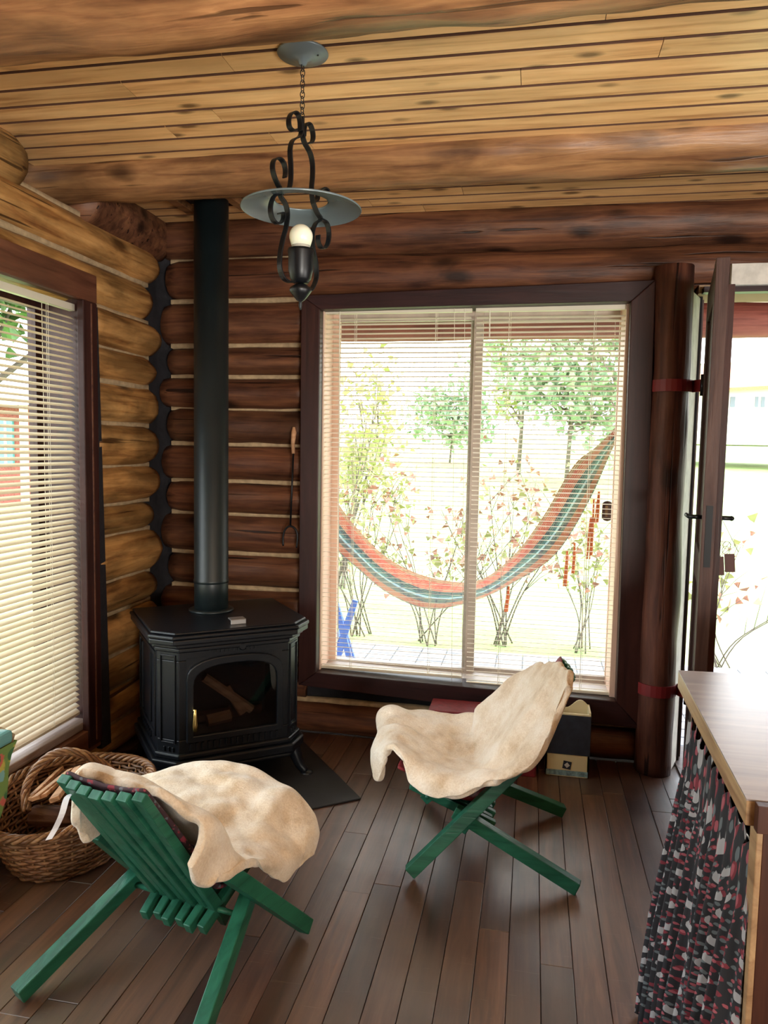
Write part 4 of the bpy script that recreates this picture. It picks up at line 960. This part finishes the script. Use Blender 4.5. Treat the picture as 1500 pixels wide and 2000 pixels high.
def firelog(a, b, r, mt, label, seed, nm='firewood_log'):
    a = Vector(a); b = Vector(b); d = (b-a).normalized(); s = d.cross(Vector((0, 0, 1))).normalized(); u = s.cross(d)
    mb = MB(); n = 8; seg = 9
    for i in range(n+1):
        p = a+(b-a)*i/n
        for j in range(seg):
            t = 2*pi*j/seg; rr = r*(1+0.22*noise.noise(Vector((cos(t)*1.5+seed, sin(t)*1.5, i*0.25))))
            mb.v.append(p+(s*cos(t)+u*sin(t)*0.8)*rr)
    for i in range(n):
        for j in range(seg): mb.f.append((i*seg+j, i*seg+(j+1) % seg, (i+1)*seg+(j+1) % seg, (i+1)*seg+j))
    mb.f.append(tuple(range(seg))[::-1]); mb.f.append(tuple(n*seg+j for j in range(seg)))
    o = obj(nm, mb, mt, None, bevel=0.002, smooth=False); tag(o, label, 'firewood', 'firewood in the wicker basket'); return o
def B(px, py, z): return at(px, py, z=z)
firelog((-1.66, 2.20, 0.055), (-1.46, 2.42, 0.06), 0.045, 'bark_log', 'dark bark covered log low in the wicker basket', 1)
firelog((-1.50, 2.18, 0.085), (-1.52, 2.50, 0.06), 0.04, 'bark_log', 'reddish brown log under the white ribbon in the basket', 2)
firelog((-1.70, 2.30, 0.13), (-1.44, 2.36, 0.12), 0.042, 'bark_log', 'brown log lying across the basket under the pale sticks', 3)
firelog((-1.66, 2.48, 0.11), (-1.48, 2.58, 0.10), 0.04, 'bark_log', 'brown log at the stove side of the basket', 4)
def stick(p, q, w, h, label, mt='split'):
    o = obj('kindling_stick', MB().bar(p, q, w, h, (0.8, 0.5, 0.3), w*0.85, h*0.9), mt, None, bevel=0.002); tag(o, label, 'firewood', 'kindling in the wicker basket')
stick(at(68, 1560, y=2.22), at(138, 1504, y=2.52), 0.030, 0.014, 'long pale kindling stick leaning furthest left in the basket')
stick(at(82, 1556, y=2.24), at(120, 1522, y=2.44), 0.032, 0.013, 'short flat kindling stick with a pale cut end in the basket')
stick(at(106, 1562, y=2.20), at(152, 1500, y=2.50), 0.034, 0.016, 'kindling board leaning right beside the ribbon in the basket')
stick(at(56, 1562, y=2.28), at(120, 1500, y=2.56), 0.024, 0.014, 'thin kindling stick behind the others at the window side of the basket')

# ------------------------------------------------------------------ floral bag by the left window
bg = thing('floral_bag', 'green and orange floral paper bag standing by the left window', 'bag', (-1.74, 2.08, 0))
P = []
q0 = [(-1.80, 1.90), (-1.66, 1.90), (-1.655, 2.17), (-1.80, 2.17)]
mb = MB(); n = 10
for i in range(n+1):
    z = 0.46*i/n; k = 1+0.03*sin(i*1.3)
    for x, y in q0:
        cx_, cy_ = -1.80, 1.95; f_ = (0.62+0.38*i/n)*k
        mb.v.append(Vector((cx_+(x-cx_)*f_, cy_+(y-cy_)*f_, z)))
for i in range(n):
    for j in range(4): mb.f.append((i*4+j, i*4+(j+1) % 4, i*4+4+(j+1) % 4, i*4+4+j))
mb.f.append((3, 2, 1, 0)); obj('bag_body', mb, 'bag', bg, smooth=False)
mb = MB().box((-1.80, 1.89, 0.455), (-1.66, 2.165, 0.50)); obj('bag_top', mb, 'bag_top', bg, bevel=0.012)
obj('bag_gusset', MB().add([(-1.795, 2.12, 0.2), (-1.70, 2.12, 0.2), (-1.66, 2.172, 0.48), (-1.73, 2.195, 0.49), (-1.80, 2.172, 0.48), (-1.74, 2.14, 0.2)], [(0, 5, 3, 4), (5, 1, 2, 3)]), 'counter_edge', bg)

# ------------------------------------------------------------------ red box and magazine box under the window
rbx = thing('red_box', 'low red box against the wall under the window', 'box', (-0.18, 3.42, 0))
obj('box_body', MB().box((-0.42, 3.34, 0.0), (0.06, 3.50, 0.245)), 'red_box', rbx, bevel=0.006)
obj('box_lid', MB().box((-0.43, 3.33, 0.245), (0.07, 3.505, 0.272)), 'red_box', rbx, bevel=0.006)
mg = thing('magazine_box', 'cream magazine box with wavy top edge and dark front panel behind the chair', 'magazine box', (0.195, 3.45, 0))
x0, x1, y0, y1 = 0.100, 0.290, 3.385, 3.505
obj('front_panel', MB().box((x0, y0, 0.002), (x1, y0+0.008, 0.11)), 'cream', mg)
obj('front_cover', MB().box((x0-0.003, y0-0.006, 0.105), (x1+0.002, y0+0.006, 0.285)), 'navy', mg, bevel=0.002)
obj('front_rim', MB().box((x0, y0-0.002, 0.285), (x1, y0+0.008, 0.292)), 'cream', mg)
for xx in (x0, x1-0.008): obj('side_panel', MB().box((xx, y0, 0.002), (xx+0.008, y1, 0.30)), 'cream', mg)
obj('bottom', MB().box((x0+.008, y0+.008, 0.002), (x1-.008, y1-.008, 0.012)), 'cream', mg)
mb = MB(); nn = 20; vs = []
for i in range(nn+1):
    x = x0+(x1-x0)*i/nn; zt_ = 0.300+0.020*sin((i/nn)*3*pi+0.4)
    vs += [(x, y1-0.008, 0.002), (x, y1-0.008, zt_), (x, y1, zt_), (x, y1, 0.002)]
mb.v = [Vector(v) for v in vs]
for i in range(nn):
    for j in range(4): mb.f.append((i*4+j, i*4+(j+1) % 4, i*4+4+(j+1) % 4, i*4+4+j))
mb.f += [(0,1,2,3), (nn*4+3, nn*4+2, nn*4+1, nn*4)]; obj('back_panel', mb, 'cream', mg)
obj('blue_band', MB().box((x0+0.004, y0-0.0015, 0.006), (x1-0.004, y0, 0.030)), 'lightblue', mg)
mb = MB().box((-0.018, -0.001, -0.018), (0.018, 0, 0.018)); mb.xf(Matrix.Translation((0.195, y0-0.001, 0.055)) @ Matrix.Rotation(radians(8), 4, 'Y'))
em = obj('picture_square', mb, 'navy', mg)
mb = MB().box((-0.009, -0.0015, -0.009), (0.009, 0, 0.009)); mb.xf(Matrix.Translation((0.195, y0-0.0015, 0.055)) @ Matrix.Rotation(radians(48), 4, 'Y'))
obj('white_mark', mb, 'white_wood', em)

# ------------------------------------------------------------------ counter with curtain
ZT = 0.90
ct = thing('counter_cabinet', 'dark wooden kitchen counter with worn top at the right edge', 'counter', (0.7, 1.6, 0))
TL, TR = at(1325, 1309, z=ZT), at(1458, 1560, z=ZT)
x_far, y_far, x_nr, y_nr = TL.x, TL.y, TR.x, TR.y
def slab(z0, z1, ins=0.0):
    vs = [(x_nr+ins, y_nr+ins), (1.60, y_nr-0.02+ins), (1.60, y_far+0.08-ins), (x_far+ins, y_far-ins)]
    return MB().prism(vs, z0, z1)
obj('worktop', slab(ZT-0.003, ZT, 0.0), 'counter', ct)
obj('worktop_edge', slab(ZT-0.045, ZT-0.003), 'counter_edge', ct, bevel=0.002)
obj('worktop_end', MB().box((x_nr+0.012, y_nr-0.022, ZT-0.046), (1.60, y_nr-0.003, ZT-0.001)).xf(Matrix.Translation((0, 0, 0))), 'cabinet', ct, bevel=0.001)
obj('end_panel', MB().box((x_nr+0.032, y_nr+0.016, 0.0), (1.58, y_nr+0.045, ZT-0.045)), 'cabinet', ct, bevel=0.002)
obj('corner_post', MB().box((x_nr+0.022, y_nr+0.012, 0.0), (x_nr+0.032, y_nr+0.05, ZT-0.045)), 'counter_edge', ct, bevel=0.002)
obj('corner_post', MB().box((x_far+0.03, y_far-0.07, 0.0), (x_far+0.07, y_far-0.03, ZT-0.045)), 'counter_edge', ct, bevel=0.002)
obj('far_panel', MB().box((x_far+0.07, y_far-0.06, 0.0), (1.58, y_far-0.04, ZT-0.045)), 'cabinet', ct)
obj('inner_back', MB().box((1.2, y_nr+0.05, 0.0), (1.22, y_far-0.06, ZT-0.045)), 'cabinet', ct)
cu = thing('counter_curtain', 'gathered black curtain printed with pink flowers and pale cat heads under the counter', 'curtain', (0.38, 1.62, 0))
ya, yb3 = y_nr+0.03, y_far-0.045; NC = 150; NR = 24; P = []; UV = []
for i in range(NR+1):
    v = i/NR; z = (0.800-0.085*u)*(1-v)+0.006*v
    row = []
    for j in range(NC+1):
        u = j/NC; y = ya+(yb3-ya)*u
        am = 0.004+0.019*min(1, v*1.6); fold = am*sin(u*2*pi*11+1.2*sin(v*2+u*5))+am*0.5*sin(u*2*pi*23+2)
        xb_ = x_nr+(x_far-x_nr)*u
        zt2 = z + (0.012*sin(u*2*pi*11)*(1-v) if i < 3 else 0)
        row.append((xb_+0.022-0.045*(v**0.8)-0.02*u*v+fold, y, zt2)); UV.append((u*0.72, (1-v)*0.80))
    P.append(row)
mb = MB().grid(P); mb.uv = UV
co = obj('cloth', mb, 'curtain', cu, smooth=True); m = co.modifiers.new('solid', 'SOLIDIFY'); m.thickness = 0.0015
obj('curtain_wire', MB().tube([(x_nr+0.03, ya-0.005, 0.80), (x_far+0.03, yb3+0.03, 0.72)], 0.002, 6), 'steel', cu)

# ------------------------------------------------------------------ outside
GZ = -0.12
gr = struct('ground', (0, 20, GZ)); mb = MB(); P = []
for i in range(41):
    y = 3.9+((i/40)**2)*90; row = []
    for j in range(31):
        x = -60+120*j/30; s = max(0, y-12); z = GZ-0.05+0.0*y+(s*0.045)+0.15*nz((x*.1, y*.1, 0))*min(1, max(0, (y-6)/6))
        row.append((x, y, z))
    P.append(row)
obj('lawn', MB().grid(P), 'lawn', gr, smooth=True)
P = [[(x, y, GZ-0.05) for y in (-6, 0, 3.9)] for x in (-60, -30, -12, -6, -2.2)]
obj('lawn', MB().grid(P), 'lawn', gr)
pv = thing('porch_paving', 'pale square paving tiles of the porch outside the window', 'paving', (0, 4.8, GZ))
pv['kind'] = 'structure'
for k_ in ('label', 'category'): del pv[k_]
obj('joint_bed', MB().box((-2.6, 3.83, GZ-0.06), (2.7, 5.82, GZ-0.006)), 'joint', pv)
me = None
ty = 3.84
while ty < 5.78:
    tx = -2.55
    while tx < 2.6:
        if me is None:
            o = obj('paving_tile', MB().box((tx+.004, ty+.004, GZ-0.02), (tx+0.190, ty+0.124, GZ)), 'concrete', pv, bevel=0.003, seg=1); me = o; base0 = (tx, ty); l0 = o.location.copy()
        else:
            o = me.copy(); C.objects.link(o); o.location = l0+Vector((tx-base0[0], ty-base0[1], random.uniform(-0.001, 0.001)))
        tx += 0.194
    ty += 0.128
# porch roof: beam, rafters boards
pr_ = thing('porch_roof', None, None, (0, 4.6, 2.3)); pr_['kind'] = 'structure'
o = obj('porch_beam', log_mesh('x', -2.7, 3.0, 5.0, 2.265, 0.10, 0.105, 31, False, False, 0.12), 'soffit', pr_, smooth=True)
for i in range(9): obj('soffit_board', MB().box((-2.7, 3.84+i*0.145, 2.40+0.0*i), (3.0, 3.975+i*0.145, 2.42)), 'soffit', pr_)
obj('fascia_board', MB().box((-2.7, 5.16, 2.30), (3.0, 5.19, 2.50)), 'cream', pr_)
for i, x in enumerate((-1.52, 2.35)):
    o = obj('porch_post', log_mesh('x', GZ, 2.3, 0, 0, 0.075, 0.075, 50+i, False, False, 0.1), 'soffit', pr_, smooth=True)
    for v in o.data.vertices: v.co = Vector((v.co.y, v.co.z, v.co.x))
    o.location = Vector((x, 5.0, 1.09))-WL[pr_.name]
# hammock
hm = thing('hammock', 'orange and teal striped hammock hanging on the porch', 'hammock', (-0.3, 4.7, 0.5))
top = [(600, 850, 4.8), (650, 965, 4.80), (700, 1035, 4.82), (760, 1092, 4.84), (840, 1128, 4.85), (930, 1135, 4.85), (1000, 1088, 4.84), (1060, 1010, 4.80), (1120, 910, 4.75), (1165, 872, 4.7), (1212, 822, 4.65), (1270, 740, 4.6)]
bot = [(600, 930, 4.5), (650, 1060, 4.48), (700, 1112, 4.45), (760, 1160, 4.42), (840, 1190, 4.40), (930, 1172, 4.40), (1000, 1140, 4.42), (1085, 1083, 4.48), (1150, 980, 4.55), (1195, 880, 4.6), (1222, 830, 4.63), (1274, 742, 4.6)]
tp = catmull([at(a, b, y=c) for a, b, c in top], 6); bt = catmull([at(a, b, y=c) for a, b, c in bot], 6)
P = []; UV = []; NS = 22
for i in range(len(tp)):
    row = []
    for j in range(NS):
        v = j/(NS-1); p = tp[i].lerp(bt[i], v); sag = sin(pi*v)*0.04; row.append(p+Vector((0, -0.02*sin(pi*v), -sag*0.4))); UV.append((i/len(tp)*3, v))
    P.append(row)
NB_ = NS-1
for j in range(NS-1):     # the weave: one narrow band of cord beside the other
    w = [[P[i][j].lerp(P[i][j+1], 0.0), P[i][j].lerp(P[i][j+1], 0.93)] for i in range(len(P))]
    mb = MB().grid(w); mb.uv = [(i/len(P)*3, (j+k)/NB_) for i in range(len(P)) for k in (0, 0.8)]
    o = obj('hammock_strand', mb, 'hammock', hm, smooth=True)
random.seed(3)
for (px, py, L) in ((1160, 975, 110), (1154, 1010, 82), (1122, 1060, 60), (1108, 1075, 70), (994, 1145, 50), (1170, 960, 60)):
    mb = MB()
    for k_ in range(5):
        dx = random.uniform(-3, 3); mb.tube([at(px+dx*0.3, py, y=4.45), at(px+dx-2, py+L*0.5, y=4.45), at(px+dx*1.3-5, py+L, y=4.45)], 0.004, 4)
    obj('fringe', mb, 'fringe', hm)
# blue folding trestle
bt_ = thing('blue_folding_stool', 'blue folding stool frame with crossed legs on the porch', 'stool', at(672, 1285, z=GZ))
for s in (0, 1):
    y = 5.15-0.28*s
    for a, b in (((652, 1165), (694, 1287)), ((694, 1172), (648, 1285))):
        A = at(a[0], a[1], y=y); Bq = at(b[0], b[1], y=y); Bq.z = GZ+0.012; obj('leg', MB().bar(A, Bq, 0.04, 0.025, (1, 0, 0)), 'blue', bt_, bevel=0.003)
A = at(664, 1216, y=5.15); obj('stretcher', MB().bar(at(672, 1228, y=5.15), at(672, 1228, y=5.15)+Vector((0, -0.28, 0)), 0.03, 0.02, (1, 0, 0)), 'blue', bt_)
# small wooden hanging plaque
wp = thing('wooden_toggle', 'small brown wooden block with pale slot hanging outside beside the hammock', 'ornament', at(1186, 998, y=4.3))
c0 = at(1186, 998, y=4.3); hh = 0.055; ww = 0.028
obj('block', MB().add([(c0.x+ww*cos(a)*(1 if abs(cos(a)) > 0 else 1), c0.y+yy2, c0.z+hh*(0.62*(1 if sin(a) > 0 else -1)+0.38*sin(a))) for yy2 in (-0.012, 0.012) for a in [2*pi*i/20+0.01 for i in range(20)]],
    [tuple(range(20)), tuple(range(20, 40))[::-1]]+[(i, (i+1) % 20, 20+(i+1) % 20, 20+i) for i in range(20)]), 'leather', wp, bevel=0.002)
obj('slot', MB().box((c0.x-0.012, c0.y-0.014, c0.z-0.03), (c0.x+0.002, c0.y-0.011, c0.z+0.03)), 'wicker_light', wp)
obj('cord', MB().tube([c0+Vector((0, 0, hh*0.9)), (c0.x, c0.y, 2.40)], 0.001, 4), 'cord', wp)
# shrubs
def leafquads(pts, n, spread, size, seed, flat=False):
    rnd = random.Random(seed); mb = MB()
    for _ in range(n):
        p = rnd.choice(pts)+Vector((rnd.gauss(0, 1), rnd.gauss(0, 1), rnd.gauss(0, 0.8)))*spread
        s = size*rnd.uniform(0.6, 1.4); a = Vector((rnd.gauss(0, 1), rnd.gauss(0, 1), rnd.gauss(0, 1))).normalized(); b = a.orthogonal().normalized(); b = (b*cos(rnd.random()*6)+a.cross(b)*sin(rnd.random()*6)).normalized()
        mb.add([p-a*s*0.1, p+b*s*0.5, p+a*s, p-b*s*0.5], [(0, 1, 2, 3)])
    return mb
def shrub(label, base, h, spread, nst, seed, mats, leaves=140, lsize=0.045, lean=0.0):
    rnd = random.Random(seed); base = Vector(base)
    r = thing('shrub', label, 'shrub', base); tips = []
    for i in range(nst):
        a = rnd.uniform(0, 2*pi); sp = spread*rnd.uniform(0.4, 1.0); H = h*rnd.uniform(0.7, 1.0); b0 = base+Vector((rnd.uniform(-.10, .10), rnd.uniform(-.1, .1), 0))
        p1 = base+Vector((cos(a)*sp*0.25, sin(a)*sp*0.25, H*0.35)); p2 = base+Vector((cos(a)*sp*0.7+lean*0.5, sin(a)*sp*0.6, H*0.7)); p3 = base+Vector((cos(a)*sp+lean, sin(a)*sp*0.8, H))
        c = catmull([b0, p1, p2, p3], 5); mb = MB().tube(c, [0.0055*(1-0.75*k/len(c))*h for k in range(len(c))], 5)
        for k in range(4):
            q = c[rnd.randrange(6, len(c)-1)]; e = q+Vector((rnd.uniform(-1, 1)*spread*0.4, rnd.uniform(-1, 1)*spread*0.4, rnd.uniform(0.1, 0.35)*h))
            mb.tube([q, q.lerp(e, 0.5)+Vector((0, 0, 0.02)), e], [0.0025*h, 0.002*h, 0.001*h], 4); tips += [e, q.lerp(e, 0.7)]
        tips += [c[-1], c[-4]]; obj('stem', mb, 'bark', r, smooth=True)
    for k, (mt, fr) in enumerate(mats):
        obj('foliage', leafquads(tips, int(leaves*fr), 0.06*h, lsize, seed*10+k), mt, r, kind='stuff')
    return r
def gp(px, y): p = at(px, 1200, y=y); p.z = GZ-0.05; return p
shrub('red tinged shrub behind the blue folding stool', gp(700, 6.3), 1.3, 0.55, 9, 1, [('leaf_r', 0.3), ('leaf_y', 0.7)], 420)
shrub('thin reddish shrub left of the window mullion', gp(835, 6.2), 1.25, 0.7, 9, 2, [('leaf_r', 0.5), ('leaf_y', 0.5)], 420)
shrub('reddish leafed shrub behind the lowest part of the hammock', gp(985, 6.3), 1.45, 0.7, 9, 3, [('leaf_r', 0.6), ('leaf_y', 0.4)], 380)
shrub('thin yellow leafed shrub at the right side of the window', gp(1145, 6.3), 1.1, 0.5, 7, 4, [('leaf_y', 0.8), ('leaf_r', 0.2)], 240)
shrub('bare branched shrub with few red and green leaves seen through the doorway', gp(1415, 5.9), 1.05, 0.55, 7, 5, [('leaf_y', 0.5), ('leaf_r', 0.5)], 110, 0.05, 0.35)
shrub('small bright green shrub far off through the doorway', (5.2, 16, 0.05), 0.9, 0.7, 6, 6, [('leaf_y', 1.0)], 500, 0.10)
shrub('small bare shrub on the far lawn through the doorway', (6.6, 18, 0.15), 1.4, 0.9, 6, 7, [('leaf_y', 1.0)], 90, 0.08)
shrub('tall yellow green shrub at the left side of the window', gp(668, 8.5), 2.4, 0.6, 7, 8, [('leaf_y', 1.0)], 900, 0.07)
def tree(label, base, h, w, seed, mt, n=2600, ls=0.30, zlo=0.35):
    rnd = random.Random(seed); base = Vector(base); r = thing('tree', label, 'tree', base)
    mb = MB().tube([base, base+Vector((0.1, 0, h*0.4)), base+Vector((0, 0.1, h*0.85))], [h*0.012, h*0.009, h*0.003], 8); cl = []
    for i in range(26):
        a = rnd.uniform(0, 2*pi); rr = w*sqrt(rnd.random())*0.8; z = h*rnd.uniform(zlo, 0.95); k = 1-abs(z/h-0.6)*1.3
        e = base+Vector((cos(a)*rr*k, sin(a)*rr*k, z)); cl.append(e); mb.tube([base+Vector((0, 0, z*0.7)), e], [h*0.007, h*0.002], 5)
    obj('trunk', mb, 'bark', r, smooth=True)
    obj('foliage', leafquads(cl, int(n*1.5), w*0.20, ls*0.85, seed), mt, r, kind='stuff'); return r
def tp_(px, y): p = at(px, 840, y=y); p.z = GZ+max(0, y-12)*0.045; return p
tree('broad green tree beyond the lawn in the right half of the window', tp_(1110, 26), 6.2, 3.4, 11, 'leaf', 2400, 0.26)
tree('slender tree beyond the lawn right of the window mullion', tp_(1015, 28), 6.8, 1.3, 12, 'leaf_y', 800, 0.24)
tree('tall tree at the far right of the window', tp_(1215, 24), 7.0, 1.8, 13, 'leaf', 900, 0.24)
tree('dark rounded tree behind the lawn left of the window mullion', tp_(880, 34), 3.6, 2.4, 14, 'leaf', 900, 0.3)
tree('leafy tree close outside the left window', (-4.1, 5.0, GZ), 4.6, 1.2, 15, 'leaf_tree', 2600, 0.15, 0.58)
# far house through the doorway
h0 = at(1410, 800, y=34)
hs = thing('far_house', 'pale house with orange roof edges on the rise beyond the doorway', 'house', (h0.x+3.5, 36, 1.0))
zg = at(1460, 812, y=34).z; zr = at(1412, 765, y=34).z
obj('wall', MB().box((h0.x-1.5, 34, zg-1.2), (h0.x+7, 40, zr+0.15)), 'house_wall', hs)
def rq(pa, pb, pc, pd_, th=0.12): 
    vs = [Vector(p) for p in (pa, pb, pc, pd_)]; return MB().add(vs+[v+Vector((0, 0, -th)) for v in vs], [(0,1,2,3),(7,6,5,4),(0,4,5,1),(1,5,6,2),(2,6,7,3),(3,7,4,0)])
obj('roof', rq((h0.x-2, 33.5, zr), (h0.x+7.5, 33.5, zr+0.55), (h0.x+7.5, 37, zr+1.9), (h0.x-2, 37, zr+1.4)), 'roof', hs)
for (px, w_) in ((1419, 6), (1431, 8), (1478, 5), (1490, 6)):
    a = at(px-w_/2, 775, y=33.98); b = at(px+w_/2, 795, y=33.98)
    obj('window', MB().box((a.x, 33.96, b.z), (b.x, 34.0, a.z)), 'pane_dark', hs)
# red neighbouring house seen through the left window
HX = at(52, 900, y=16).x; HT = at(20, 783, y=16).z
nh = thing('neighbour_house', 'red wooden house with teal windows outside the left window', 'house', (HX-3, 18, 0))
obj('wall', MB().box((HX-7, 16.0, -1.2), (HX, 21.0, HT)), 'house_red', nh)
for pa in ((-60, -34), (0, 28)):
    a = at(pa[0], 818, y=15.98); b = at(pa[1], 908, y=15.98)
    obj('window', MB().box((a.x, 15.93, b.z), (b.x, 16.0, a.z)), 'pane_teal', nh); m_ = (a.x+b.x)/2
    obj('window_bar', MB().box((m_-0.03, 15.91, b.z), (m_+0.03, 15.94, a.z)), 'house_wall', nh)
obj('corner_board', MB().box((HX-0.10, 15.90, -1.2), (HX+0.06, 16.0, HT)), 'white_wood', nh)
obj('roof', rq((HX-7.4, 15.5, HT), (HX+0.5, 15.5, HT), (HX+0.5, 18.5, HT+0.35), (HX-7.4, 18.5, HT+0.35)), 'house_wall', nh)
